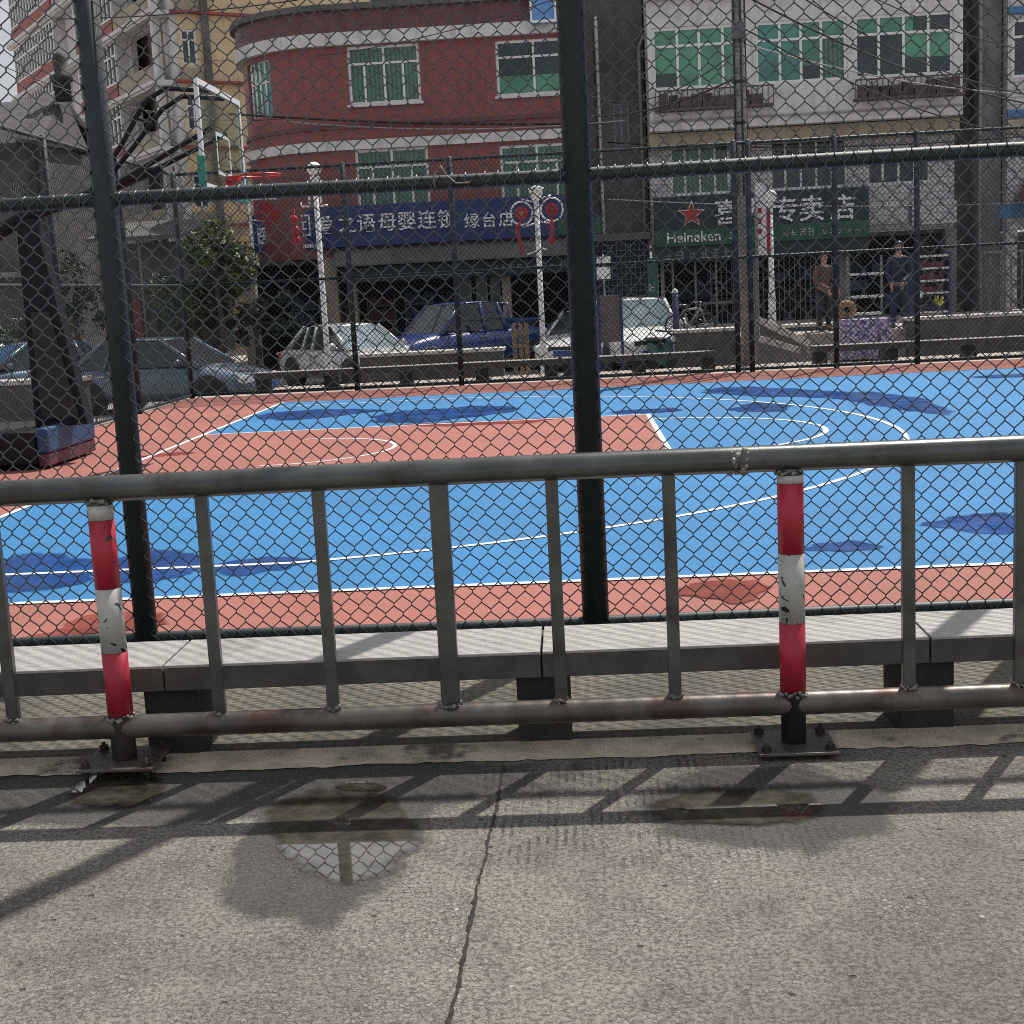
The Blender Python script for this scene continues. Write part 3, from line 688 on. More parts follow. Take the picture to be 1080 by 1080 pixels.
MB().box(bx + .013, bx + .16, HY - .09, HY + .09, 3.0, 3.055).prism([(bx + .013, HY - .06, 3.0), (bx + .15, HY - .06, 3.0), (bx + .013, HY - .06, 2.9)], (0, .12, 0)).build('bracket', 'red_paint', hs, bevel=.006)

# ================================================================== BUILDING HELPERS (facades face -Y in local coordinates)
GZ = -.4
def cells(mb, x0, x1, z0, z1, y0, y1, holes):
    xs = sorted({x0, x1, *[h[0] for h in holes], *[h[1] for h in holes]}); zs = sorted({z0, z1, *[h[2] for h in holes], *[h[3] for h in holes]})
    xs = [x for x in xs if x0 <= x <= x1]; zs = [z_ for z_ in zs if z0 <= z_ <= z1]
    for j in range(len(zs) - 1):
        run = None
        for i in range(len(xs) - 1):
            cx, cz = (xs[i] + xs[i + 1]) / 2, (zs[j] + zs[j + 1]) / 2
            solid = not any(h[0] < cx < h[1] and h[2] < cz < h[3] for h in holes)
            if solid:
                if run is None: run = xs[i]
                if i == len(xs) - 2: mb.box(run, xs[i + 1], y0, y1, zs[j], zs[j + 1]); run = None
            elif run is not None: mb.box(run, xs[i], y0, y1, zs[j], zs[j + 1]); run = None
    return mb
def window(parent, x0, x1, z0, z1, y, cols, trans=None, glass='glass_green', frame='white_paint', fw=.06, dep=.10, name='window', local=False, bars=0, panes=None, top=None):
    """frame (part) with one glazing sheet (sub-part); y is the wall face, the window sits .08 behind it"""
    mb = MB(); a, b = y + .06, y + .06 + dep
    mb.box(x0, x1, a, b, z0, z0 + fw).box(x0, x1, a, b, z1 - fw, z1).box(x0, x0 + fw, a, b, z0 + fw, z1 - fw).box(x1 - fw, x1, a, b, z0 + fw, z1 - fw)
    zi0, zi1 = z0 + fw, z1 - fw
    if trans is not None: mb.box(x0 + fw, x1 - fw, a + .004, b, trans - fw * .4, trans + fw * .4)
    edges = cols if isinstance(cols, (list, tuple)) else [x0 + (x1 - x0) * (i + 1) / cols for i in range(cols - 1)]
    for e in edges:
        w2 = fw * .42
        segs = [(zi0, zi1)] if trans is None else [(zi0, trans - fw * .4), (trans + fw * .4, zi1)]
        if top and trans is not None and e not in top: segs = segs[:1]
        for s0, s1 in segs: mb.box(e - w2, e + w2, a + .002, b, s0, s1)
    if bars:
        for i in range(bars): xb = x0 + (x1 - x0) * (i + .5) / bars; mb.box(xb - .014, xb + .014, y - .05, y - .022, z0, z1)
        for k in range(3): zb = z0 + (z1 - z0) * (k + .5) / 3; mb.box(x0, x1, y - .021, y - .005, zb - .014, zb + .014)
    f = mb.build(name, frame, parent, local=local)
    if panes is None: MB().box(x0 + fw * .5, x1 - fw * .5, a + .035, a + .05, z0 + fw * .5, z1 - fw * .5).build('pane', glass, f, local=local)
    else:
        for p0, p1, q0, q1, g in panes: MB().box(p0, p1, a + .035, a + .05, q0, q1).build('pane', g, f, local=local)
    return f

# ================================================================== RED BUILDING WITH THE ROUNDED CORNER
RY = 32.0
A = lambda x, y: at(x, y, RY)
rb = thing('shop_building', (1.8, RY, GZ), 'red tiled corner building with rounded end and green windows above the blue sign', 'building')
XL, XR, RADC = -1.75, 5.48, 2.9
zb1, zb2, ztop = A(590, 28).z, A(590, 141).z, 9.62
zf0 = A(540, 262).z          # underside of the sign
W1 = (A(367, 78).x, A(443, 78).x, A(405, 109).z, A(405, 47).z)
W2 = (A(523, 70).x, A(603, 70).x, A(560, 100).z, A(560, 41).z)
W3 = (A(376, 190).x, A(453, 190).x, A(415, 219).z, A(415, 156).z)
W4 = (A(528, 180).x, A(606, 180).x, A(560, 212).z, A(560, 152).z)
holes = [W1, W2, W3, W4]
wall = MB(); cells(wall, XL, XR, zf0, ztop - .95, RY, RY + .25, holes)
def corner_pt(t, r=0): return (XL - (RADC + r) * math.sin(t), RY + RADC - (RADC + r) * math.cos(t))
NA = 18; T0, T1 = .62, 1.02; cz0, cz1 = A(262, 125).z + .12, A(262, 74).z + .35
for i in range(NA):
    t0, t1 = math.pi / 2 * i / NA, math.pi / 2 * (i + 1) / NA
    inwin = T0 < (t0 + t1) / 2 < T1
    for s0, s1 in ([(zf0, cz0), (cz1, ztop - .95)] if inwin else [(zf0, ztop - .95)]):
        p0, p1 = corner_pt(t0), corner_pt(t1); q0, q1 = corner_pt(t0, -.25), corner_pt(t1, -.25)
        wall.prism([(*p0, s0), (*p1, s0), (*q1, s0), (*q0, s0)], (0, 0, s1 - s0))
wall.box(XL - RADC, XL - RADC + .25, RY + RADC, RY + 13, zf0, ztop - .95).box(XR - .25, XR, RY + .25, RY + 13, GZ, ztop - .95)
wall.build('wall', 'brick', rb)
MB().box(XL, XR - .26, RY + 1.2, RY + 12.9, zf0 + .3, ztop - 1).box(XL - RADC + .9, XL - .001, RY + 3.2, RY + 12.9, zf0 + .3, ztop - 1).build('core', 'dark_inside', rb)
def curved_band(z0, z1, out, m, name, inn=-.02):
    mb = MB(); pts = [(XR, RY)] + [corner_pt(math.pi / 2 * i / 20) for i in range(21)] + [(XL - RADC, RY + 13)]
    po = [(XR, RY - out)] + [corner_pt(math.pi / 2 * i / 20, out) for i in range(21)] + [(XL - RADC - out, RY + 13)]
    pi2 = [(XR, RY - inn)] + [corner_pt(math.pi / 2 * i / 20, inn) for i in range(21)] + [(XL - RADC - inn, RY + 13)]
    for i in range(len(po) - 1):
        a, b, c, d = po[i], po[i + 1], pi2[i + 1], pi2[i]
        mb.prism([(*a, z0), (*b, z0), (*c, z0), (*d, z0)], (0, 0, z1 - z0))
    return mb.build(name, m, rb)
curved_band(ztop - .951, ztop - .1, .16, 'brick_dark', 'parapet', -.25)
curved_band(ztop - .1, ztop + .06, .30, 'dark_grey_wall', 'coping', -.3)
curved_band(zb1 - .17, zb1 + .17, .20, 'white_band', 'upper_band')
curved_band(zb2 - .13, zb2 + .13, .12, 'white_band', 'lower_band')
curved_band(A(500, 126).z - .06, A(500, 126).z + .05, .06, 'brick_dark', 'string_course')
MB().box(XL, XR - .1, RY + .3, RY + 12.9, ztop - .5, ztop - .35).box(XL - RADC + .3, XL - .001, RY + RADC, RY + 12.9, ztop - .5, ztop - .35).build('roof', 'grey_wall', rb)
mid = lambda a, b: (a + b) / 2
def tr(h, k=.30): return h[3] - (h[3] - h[2]) * k
for h, g in ((W1, 'glass_curtain'), (W2, 'glass_dark'), (W3, 'glass_curtain'), (W4, 'glass_curtain')):
    x0, x1, z0, z1 = h; q = (x1 - x0) / 4
    t = tr(h); fw = .075
    panes = None
    if h is W2: panes = [(x0 + .03, x1 - .03, z0 + .03, z0 + .55, 'glass_green'), (x0 + .03, x1 - .03, z0 + .551, z1 - .03, 'glass_dark')]
    window(rb, x0, x1, z0, z1, RY, [x0 + .9 * q, x0 + 2 * q, x0 + 3.05 * q] if h is not W2 else [x0 + 2 * q], t, g, fw=fw, panes=panes, top=[x0 + 2 * q])
    MB().box(x0 - .06, x1 + .06, RY - .10, RY + .05, z0 - .07, z0 - .002).build('sill', 'white_band', rb)
mb = MB(); gl = MB(); ts = [T0 + (T1 - T0) * i / 4 for i in range(5)]
for i in range(4):
    p0, p1 = corner_pt(ts[i], -.12), corner_pt(ts[i + 1], -.12)
    gl.add([(*p0, cz0), (*p1, cz0), (*p1, cz1), (*p0, cz1)], [(0, 1, 2, 3)])
for i in range(5):
    p = corner_pt(ts[i], -.1); mb.tube((*p, cz0), (*p, cz1), .035, 6)
    if i < 4:
        n_ = corner_pt(ts[i + 1], -.1)
        for zz in (cz0, cz0 + (cz1 - cz0) * .62, cz1): mb.tube((*p, zz), (*n_, zz), .035, 6)
cw = mb.build('window', 'white_paint', rb); gl.build('pane', 'glass_teal', cw)
# ground floor: piers, deep dark shop, glazed doors, canopy
for x0, x1 in ((-4.6, -4.25), (A(340, 300).x, A(352, 300).x + .1), (A(366, 300).x, A(375, 300).x), (2.9, 3.15), (XR - .45, XR - .26)): MB().box(x0, x1, RY + .02, RY + .4, GZ, zf0 - .001).build('pier', 'tan_wall', rb)
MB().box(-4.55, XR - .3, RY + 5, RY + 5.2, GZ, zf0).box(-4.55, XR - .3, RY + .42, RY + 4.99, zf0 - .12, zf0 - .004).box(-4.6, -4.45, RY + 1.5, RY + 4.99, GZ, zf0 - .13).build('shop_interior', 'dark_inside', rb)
for x0, x1 in ((A(482, 305).x, A(496, 305).x), (A(501, 305).x, A(513, 305).x), (A(516, 305).x, A(527, 305).x)):
    d = MB().box(x0, x1, RY + .5, RY + .56, GZ, A(500, 284).z).build('door', 'frame_grey', rb)
    MB().box(x0 + .05, x1 - .05, RY + .485, RY + .499, GZ + .1, A(500, 284).z - .06).build('pane', 'shop_glass', d)
rnd = random.Random(11)
for k in range(5):
    x = -3.6 + k * 1.15
    s_ = MB()
    for zz in (.0, .45, .9, 1.35): s_.box(x, x + .8, RY + 2.2, RY + 2.6, zz, zz + .03)
    sh = s_.box(x - .03, x - .001, RY + 2.2, RY + 2.6, GZ, 1.7).box(x + .801, x + .83, RY + 2.2, RY + 2.6, GZ, 1.7).build('shelf', 'frame_grey', rb)
    g = MB()
    for zz in (.03, .48, .93, 1.38):
        xx = x + .02
        while xx < x + .7: w_ = rnd.uniform(.07, .16); g.box(xx, xx + w_, RY + 2.22, RY + 2.5, zz + .002, zz + rnd.uniform(.15, .36)); xx += w_ + .012
    setp(g.build('goods', rnd.choice(['goods', 'goods_blue']), sh), kind='stuff')
# the two signs of the red building
sg0, sg1 = at(248, 254, RY + 1.6), A(634, 230)
zt_, zb_ = A(500, 211).z, A(500, 254).z
bs = thing('shop_sign', (1, RY - .5, zb_), 'long blue shop sign with white characters across the red building', 'sign')
yl = RY - .42
MB().prism([(-1.9, yl, zb_), (5.42, yl, zb_), (5.42, yl + .3, zb_), (-1.9, yl + .3, zb_)], (0, 0, zt_ - zb_)).prism([(-1.902, yl, zb_), (-1.902, yl + .3, zb_), (-4.35, yl + 2.25, zb_), (-4.5, yl + 1.95, zb_)], (0, 0, zt_ - zb_)).build('panel', 'blue_sign', bs, bevel=.01)
for ch, px in zip('爱之语母婴连锁', (345, 369, 389, 411, 431, 452, 473)):
    p = A(px, 241 - (px - 345) * .055); text_part(ch, .54, 'lettering', bs, (p.x, yl - .03, mid(zt_, zb_) + .03), depth=.05)
for ch, px in zip('绿台店', (499, 517, 535)):
    p = A(px, 238); text_part(ch, .44, 'lettering', bs, (p.x, yl - .03, mid(zt_, zb_) - .06), depth=.05)
u = (Vector((-1.902, yl, 0)) - Vector((-4.5, yl + 1.95, 0))).normalized(); nrm = Vector((u.y, -u.x, 0))
p = Vector((-1.902, yl, zb_)) - u * 2.75 + nrm * .03; text_part('医', .55, 'lettering', bs, (p.x, p.y, mid(zt_, zb_) - .1), right=u, depth=.04)
lg = MB(); c0 = Vector((-1.902, yl, mid(zt_, zb_) + .12)) - u * 1.0 + nrm * .02
for dx, dz, ww, hh in ((-.27, 0, .05, .6), (.27, 0, .05, .6), (0, .275, .49, .05), (0, -.275, .49, .05), (0, .1, .3, .04), (0, -.1, .3, .04), (0, 0, .04, .16)):
    lg.obox(c0 + u * dx + Vector((0, 0, dz)), (ww, .03, hh), (u, nrm, Vector((0, 0, 1))))
lg.build('emblem', 'lettering', bs)
mb = MB()
for k in range(14): p = Vector((-1.902, yl, zb_ + .1)) - u * (1.55 - k * .1) + nrm * .02; mb.obox(p, (.07, .03, .1), (u, nrm, Vector((0, 0, 1))))
mb.build('small_lettering', 'lettering', bs)
MB().box(A(588, 230).x, A(634, 230).x - .02, yl - .02, yl - .001, zb_ + .02, zb_ + .45).build('green_patch', 'green_strip', bs)
fs = thing('fascia_sign', (2, RY - .3, 2), 'narrow dark fascia with tiny pale characters under the long blue sign', 'sign')
z0, z1 = A(500, 292).z, A(500, 276).z
MB().box(-1.6, XR - .3, RY - .35, RY - .2, z0, z1).build('panel', 'green_sign', fs, bevel=.01)
stroke_marks(9, A(520, 284).x, A(596, 284).x, RY - .351, z0 + .08, z1 - .07, random.Random(4)).build('small_lettering', 'dim_lettering', fs)
MB().box(A(375, 282).x, A(510, 282).x, RY - .37, RY - .351, z0 + .1, z0 + .16).build('pale_stripe', 'dim_lettering', fs)
cn = thing('shop_canopy', (1.8, RY - .5, 2.3), 'dark sloping canopy over the shop front beneath the blue sign', 'canopy')
MB().prism([(-1.8, RY - .25, zb_ - .06), (-1.8, RY + .0, zb_ - .06), (-1.8, RY + .0, z1 + .1), (-1.8, RY - .9, z1 + .03), (-1.8, RY - .9, z1 + .08)], (XR + 1.4, 0, 0)).build('roof', 'dark_grey_wall', cn)
for xx in (-1.4, .4, 2.2, 4.0): MB().bar((xx, RY - .02, z1 - .1), (xx, RY - .86, z1 + .02), .04, .04).build('bracket', 'frame_grey', cn)
p = A(573, 13)
bxs = thing('sign_box', (p.x, RY - .7, p.z - .35), 'light blue plastic sign box with white rim on the red building parapet', 'sign box')
MB().box(p.x - .34, p.x + .34, RY - .55, RY - .25, p.z - .36, p.z + .36).build('case', 'sky_blue', bxs, bevel=.03)
fr = MB(); fr.box(p.x - .36, p.x + .36, RY - .585, RY - .551, p.z + .30, p.z + .37).box(p.x - .36, p.x + .36, RY - .585, RY - .551, p.z - .37, p.z - .30).box(p.x - .36, p.x - .30, RY - .585, RY - .551, p.z - .30, p.z + .30).box(p.x + .30, p.x + .36, RY - .585, RY - .551, p.z - .30, p.z + .30)
fr.build('rim', 'white_enamel', bxs); MB().box(p.x - .05, p.x + .05, RY - .25, RY - .17, p.z - .1, p.z + .1).build('bracket', 'frame_grey', bxs)

# ================================================================== GREY PARTY BUILDING IN THE GAP
gb = thing('grey_building', (6.35, 34, GZ), 'narrow dark grey rendered building with drain pipes between red and white buildings', 'building')
GB = 33.4
hs_ = [(6.3, 6.75, 5.6, 6.8)]
mb = MB(); cells(mb, 5.5, 7.22, 3.1, 11.6, GB, GB + .3, hs_); mb.box(5.5, 7.22, GB + .31, GB + 9, 3.1, 11.5); mb.build('wall', 'dark_grey_wall', gb)
window(gb, *hs_[0], GB, 2, None, 'glass_dark', frame='frame_grey', fw=.05)
MB().box(5.5, 7.22, GB - .5, GB - .001, 2.9, 3.1).build('ledge', 'grey_wall', gb)
sg = MB().box(5.52, 7.2, GB - .28, GB - .2, .9, 2.89)
mb = MB()
for k in range(13): mb.box(5.55 + k * .135, 5.565 + k * .135, GB - .32, GB - .281, .9, 2.88)
for k in range(12): mb.box(5.53, 7.19, GB - .345, GB - .321, .95 + k * .165, .965 + k * .165)
pn = sg.build('shop_panel', 'navy', gb); mb.build('lattice', 'frame_grey', pn)
MB().box(5.52, 7.2, GB + 1.5, GB + 1.6, GZ, .9).box(5.52, 5.6, GB - .25, GB + 1.49, GZ, .89).box(7.12, 7.2, GB - .25, GB + 1.49, GZ, .89).build('shop_interior', 'dark_inside', gb)
for px, zt2 in ((632, 9.2), (676, 8.3)):
    p = at(px, 120, GB - .1); pts = [(p.x, GB - .12, GZ), (p.x, GB - .12, zt2)]
    if px == 676: pts += [(p.x + .12, GB - .12, zt2 + .25), (p.x + .4, GB - .12, zt2 + .5)]
    MB().path(pts, .05, 8).build('drain_pipe', 'white_band' if px == 632 else 'grey_band', gb)

# ================================================================== WHITE TILED BUILDING
WY = 32.2
B = lambda x, y: at(x, y, WY)
wb = thing('tiled_building', (11.5, WY, GZ), 'white tiled building with broad green glazed balconies above the green beer shop sign', 'building')
X0, X1 = 7.26, 15.85
zs_ = lambda y, x=850: B(x, y - (x - 850) * 0).z
zW2t, zW2b = B(850, 22).z, B(850, 88).z          # upper glazing
zP = B(850, 131).z                               # underside of the balcony parapet
zW1t, zW1b = B(850, 145).z, B(850, 198).z
zGF = 2.75
h1 = [(B(708, 170).x, B(772, 170).x, zW1b, zW1t), (B(815, 170).x, B(898, 170).x, zW1b, zW1t), (B(919, 170).x, B(987, 170).x, zW1b, zW1t - .35)]
mb = MB(); cells(mb, X0, X1, zGF, zP - .02, WY + .55, WY + .8, h1); mb.box(X0, X0 + .25, WY + .81, WY + 10, zGF, 12.3).box(X1 - .25, X1, WY + .81, WY + 10, zGF, 12.3).box(X0 + .26, X1 - .26, WY + 9.7, WY + 10, zGF, 12.3)
mb.build('wall', 'white_tile', wb)
for i, h in enumerate(h1): window(wb, *h, WY + .55, 5 if i == 1 else 4, tr(h, .33), 'glass_dark' if i else 'glass_curtain', fw=.07)
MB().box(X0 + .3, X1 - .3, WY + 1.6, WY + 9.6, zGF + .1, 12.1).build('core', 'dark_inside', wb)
MB().box(X0 - .02, X1 + .02, WY + .1, WY + .545, zP - .45, zP - .03).build('soffit_beam', 'tan_wall', wb)
# projecting balcony storey
fb = B(690, 112).z
hb = [(X0 + .12, B(790, 60).x - .2, zW2b, zW2t), (B(797, 60).x - .05, B(893, 60).x - .04, zW2b, zW2t), (B(897, 60).x + .05, X1 - .25, zW2b, zW2t)]
mb = MB(); cells(mb, X0, X1, zP, zW2t + .7, WY - .3, WY - .05, hb); mb.box(X0, X1, WY - .04, WY + .5, zP, zP + .12); mb.build('balcony_parapet', 'white_band', wb)
spec = [('glass_green', 4, [.28, .52, .78]), ('glass_teal', 5, [.27, .5, .72]), ('glass_green', 4, [.25, .5, .75])]
for i, h in enumerate(hb):
    x0, x1, z0, z1 = h; w_ = x1 - x0; t = tr(h, .3)
    if i == 0: panes = [(x0 + .03, x0 + .27 * w_, z0 + .03, z0 + .45, 'glass_dark'), (x0 + .03, x0 + .27 * w_, z0 + .451, z1 - .03, 'glass_green'), (x0 + .271 * w_, x1 - .03, z0 + .03, z1 - .03, 'glass_green')]
    elif i == 1: panes = [(x0 + .03, x0 + .5 * w_, z0 + .03, z1 - .03, 'glass_teal'), (x0 + .501 * w_, x1 - .03, t, z1 - .03, 'glass_green'), (x0 + .501 * w_, x0 + .74 * w_, z0 + .45, t - .001, 'glass_green'), (x0 + .501 * w_, x0 + .74 * w_, z0 + .03, z0 + .449, 'glass_dark'), (x0 + .741 * w_, x1 - .03, z0 + .03, t - .001, 'glass_curtain')]
    else: panes = [(x0 + .03, x0 + .6 * w_, t, z1 - .03, 'glass_green'), (x0 + .601 * w_, x1 - .03, t, z1 - .03, 'glass_dark'), (x0 + .03, x0 + .5 * w_, z0 + .03, t - .001, 'glass_dark'), (x0 + .501 * w_, x1 - .03, z0 + .5, t - .001, 'glass_green'), (x0 + .501 * w_, x1 - .03, z0 + .03, z0 + .499, 'glass_dark')]
    window(wb, x0, x1, z0, z1, WY - .3, [x0 + w_ * c for c in spec[i][2]], t, fw=.085, panes=panes)
MB().box(X0 + .02, X1 - .02, WY - .36, WY - .301, zP + .22, zP + .27).build('band', 'grey_band', wb)
MB().box(X0, X1, WY - .05, WY - .02, zW2b - .3, zW2b - .25).build('inner_rail', 'grey_band', wb)
for a, b_ in ((X0 + .15, B(812, 105).x), (B(897, 100).x, B(1010, 100).x)):
    fbx = MB()
    fbx.box(a, b_, WY - .72, WY - .361, zW2b - .62, zW2b - .55)
    n_ = int((b_ - a) / .14)
    for k in range(n_ + 1): xx = a + (b_ - a) * k / n_; fbx.box(xx - .012, xx + .012, WY - .72, WY - .70, zW2b - .549, zW2b - .10)
    fbx.box(a, b_, WY - .73, WY - .695, zW2b - .099, zW2b - .06)
    f_ = fbx.build('flower_rack', 'flower_box', wb)
    pm = MB(); x = a + .1
    while x < b_ - .25: w_ = rnd.uniform(.2, .34); pm.box(x, x + w_, WY - .67, WY - .42, zW2b - .549, zW2b - .549 + rnd.uniform(.25, .42)); x += w_ + .04
    pm.build('planter', 'flower_box', f_)
zc = zW2t + .7
MB().box(X0 - .02, X1 + .05, WY - .5, WY + .5, zc + .002, zc + .16).build('cornice', 'white_band', wb)
mb = MB()
k = X0 + .2
while k < X1: mb.lathe((k, WY - .32, zc + .162), [(.035, 0), (.06, .12), (.03, .3), (.05, .5)], 8); k += .21
ba = mb.box(X0, X1, WY - .4, WY - .24, zc + .665, zc + .76).build('balustrade', 'white_enamel', wb)
h3 = [(X0 + .8, X0 + 3.4, zc + .9, zc + 2.2), (X0 + 4.6, X0 + 7.6, zc + .9, zc + 2.2)]
mb = MB(); cells(mb, X0 + .26, X1 - .26, zc - .6, 12.2, WY + .9, WY + 1.1, h3); mb.build('upper_wall', 'white_tile', wb)
for h in h3: window(wb, *h, WY + .9, 4, tr(h), 'glass_curtain', fw=.08)
MB().box(X0 + .26, X1 - .26, WY + 1.11, WY + 9.69, 12.101, 12.3).build('roof', 'grey_wall', wb)
MB().box(X0 + .26, X1 - .26, WY + 4, WY + 4.2, GZ, zGF - .01).box(X0 + .26, X1 - .26, WY + .56, WY + 3.99, zGF - .12, zGF - .011).build('shop_interior', 'dark_inside', wb)
for x0, x1 in ((X0, X0 + .3), (B(783, 300).x, B(800, 300).x), (12.55, 12.85), (X1 - .3, X1)): MB().box(x0, x1, WY + .3, WY + .8, GZ, zGF - .002).build('pier', 'grey_wall', wb)
MB().box(B(916, 235).x, B(960, 235).x, WY + .3, WY + .54, B(930, 236).z, B(930, 193).z).box(B(965, 235).x, X1, WY + .3, WY + .54, B(980, 236).z, B(980, 212).z).build('tile_panel', 'white_tile', wb)
# barred shop front on the left half
gf = MB(); ga, gb_ = X0 + .35, B(780, 300).x; gz1 = B(730, 276).z
gf.box(ga, gb_, WY + .3, WY + .36, gz1, gz1 + .07)
for px in (697, 711, 735, 757, 776): xx = B(px, 310).x; gf.box(xx - .03, xx + .03, WY + .3, WY + .36, GZ, gz1 - .001)
gf.box(B(739, 310).x, B(774, 310).x, WY + .31, WY + .35, .95, 1.02)
gf.build('shop_frame', 'gate_grey', wb)
gr = MB()
for k in range(24): xx = 8.9 + k * .15; gr.box(xx - .01, xx + .01, WY + .44, WY + .46, GZ, 2.3)
gr.build('security_bars', 'frame_grey', wb)
gd = MB()
for k in range(46):
    xx = rnd.uniform(X0 + .5, X1 - .9); zz = rnd.choice([GZ, .1, .6, 1.1, 1.5]); w_, h_ = rnd.uniform(.15, .5), rnd.uniform(.2, .45); yy = WY + 1.4 + k * .04
    gd.box(xx, xx + w_, yy, yy + .3, zz, zz + h_)
setp(gd.build('goods', 'goods_blue', wb), kind='stuff')

# green beer shop sign
hsn = thing('shop_sign', (10.2, WY - .35, 2.7), 'dark green beer shop sign with red star and white lettering on white building', 'sign')
sx0, sx1 = B(690, 230).x, B(916, 230).x
zA, zBm, zC = B(760, 205).z, B(760, 240).z, B(760, 258).z
MB().box(sx0, sx1, WY - .1, WY + .25, zBm + .001, zA).build('panel', 'green_sign', hsn, bevel=.01)
MB().box(sx0, sx1, WY - .13, WY + .25, zC, zBm).build('strip', 'green_strip', hsn, bevel=.01)
MB().box(sx0, sx1, WY - .02, WY + .25, zC - .42, zC - .001).build('lower_panel', 'green_sign', hsn)
sp = B(729, 227); st = []
for k in range(10): r_ = .34 if k % 2 == 0 else .14; t = math.pi / 2 + k * math.pi / 5; st.append((sp.x + r_ * math.cos(t), WY - .135, sp.z + .02 + r_ * math.sin(t)))
stp = MB().prism(st, (0, .03, 0)).build('star', 'red_paint', hsn)
st2 = [(sp.x + (x - sp.x) * 1.18, WY - .119, sp.z + .02 + (z_ - sp.z - .02) * 1.18) for x, y, z_ in st]; MB().prism(st2, (0, .018, 0)).build('star_border', 'lettering', stp)
for ch, px in zip('喜力专卖店', (766, 795, 828, 855, 888)):
    p = B(px, 226 - (px - 766) * .045); text_part(ch, .74, 'lettering', hsn, (p.x, WY - .125, p.z), depth=.05)
p = B(731, 249); text_part('Heineken', .40, 'lettering', hsn, (p.x, WY - .15, (zBm + zC) / 2), depth=.04)
stroke_marks(1, B(768, 248).x, B(779, 248).x, WY - .131, zC + .1, zBm - .1, random.Random(9)).build('small_lettering', 'lettering', hsn)
zz = (zBm + zC) / 2
stroke_marks(4, B(824, 240).x, B(860, 240).x, WY - .131, zz - .14, zz + .14, random.Random(1)).build('small_lettering', 'dim_lettering', hsn)
stroke_marks(3, B(866, 240).x, B(888, 240).x, WY - .131, zz - .12, zz + .12, random.Random(2)).build('small_lettering', 'dim_lettering', hsn)
stroke_marks(2, B(892, 240).x, B(908, 240).x, WY - .131, zz - .08, zz + .06, random.Random(6)).build('small_lettering', 'dim_lettering', hsn)
stroke_marks(6, B(700, 264).x, B(775, 264).x, WY - .021, zC - .38, zC - .06, random.Random(8)).build('ghost_lettering', 'frame_grey', hsn)

# concrete stair tower + next white building on the right
ct = thing('stair_tower', (16.4, WY, GZ), 'weathered grey concrete tower slab between the two white tiled buildings', 'building')
ca, cb_ = X1 + .06, B(1060, 200).x
MB().box(ca + .55, cb_, WY + .4, WY + 6, GZ, 12.6).build('wall', 'grey_wall', ct)
MB().box(ca, ca + .549, WY + 1.2, WY + 6, GZ, 12.2).build('recess', 'dark_grey_wall', ct)
window(ct, ca + .08, ca + .5, B(1035, 85).z, B(1035, 35).z, WY + 1.12, 2, None, 'glass_dark', frame='frame_grey', fw=.05)
MB().path([(ca + .6, WY + .34, GZ), (ca + .6, WY + .34, 12)], .05, 8).build('drain_pipe', 'grey_band', ct)
rw = thing('tiled_building', (19, WY, GZ), 'white tiled building at the right edge with blue bands and brown awning', 'building')
ra = cb_ + .05
hr = [(ra + .12, ra + 2.6, B(1070, 82).z, B(1070, 20).z), (ra + .5, ra + 2.4, B(1070, 190).z, B(1070, 140).z)]
mb = MB(); cells(mb, ra, ra + 7, 2.6, 12, WY, WY + .3, hr); mb.box(ra, ra + .3, WY + .31, WY + 9, 2.6, 12); mb.build('wall', 'white_tile', rw)
for h in hr: window(rw, *h, WY, 3, tr(h), 'glass_dark', fw=.08)
for y0, y1 in ((116, 124), (8, 15)): MB().box(ra - .02, ra + 7, WY - .14, WY - .001, B(1070, y1).z, B(1070, y0).z).build('blue_band', 'blue_panel', rw)
MB().box(ra - .05, ra + 7, WY - .2, WY - .001, B(1070, 139).z, B(1070, 127).z).build('band', 'tan_wall', rw)
MB().box(ra + .4, ra + 7, WY + 3, WY + 3.2, GZ, 2.59).build('shop_interior', 'dark_inside', rw)
MB().box(ra, ra + .3, WY, WY + .4, GZ, 2.59).build('pier', 'white_tile', rw)
aw = thing('awning', (ra + 2, WY - .6, 3), 'brown peaked awning over the shop front at the right edge', 'awning')
z0, z1 = B(1070, 211).z, B(1070, 190).z
MB().prism([(ra + .1, WY - 1.1, z0), (ra + .5, WY - .01, z1), (ra + 3.6, WY - .01, z1), (ra + 4, WY - 1.1, z0)], (0, .0, .05)).prism([(ra + .1, WY - 1.1, z0), (ra + .14, WY - 1.1, z0), (ra + .54, WY - .02, z1 - .02), (ra + .14, WY - .02, z0)], (.02, 0, 0)).build('cover', 'awning_brown', aw)
MB().box(ra + .1, ra + 4, WY - 1.12, WY - 1.101, z0 - .22, z0).build('valance', 'awning_brown', aw)
bn = thing('shop_sign', (ra + 2, WY - .3, 2.7), 'plain blue shop sign strip below the brown awning', 'sign')
MB().box(ra - .3, ra + 5, WY - .32, WY - .18, B(1070, 230).z, B(1070, 216).z).build('panel', 'blue_panel', bn, bevel=.01)
for xx in (ra + .1, ra + 4.5): MB().box(xx - .04, xx + .04, WY - .179, WY - .001, B(1070, 226).z, B(1070, 220).z).build('bracket', 'frame_grey', bn)
lt = thing('trellis_gate', (B(1055, 300).x + 1, WY - 1.2, GZ), 'grey metal gate frame with diagonal braces under the blue strip', 'gate')
C_ = lambda x, y: at(x, y, WY - 1.2)
xa, xb = C_(1033, 300).x, C_(1100, 300).x; za, zb0 = C_(1060, 264).z, GZ
f_ = MB()
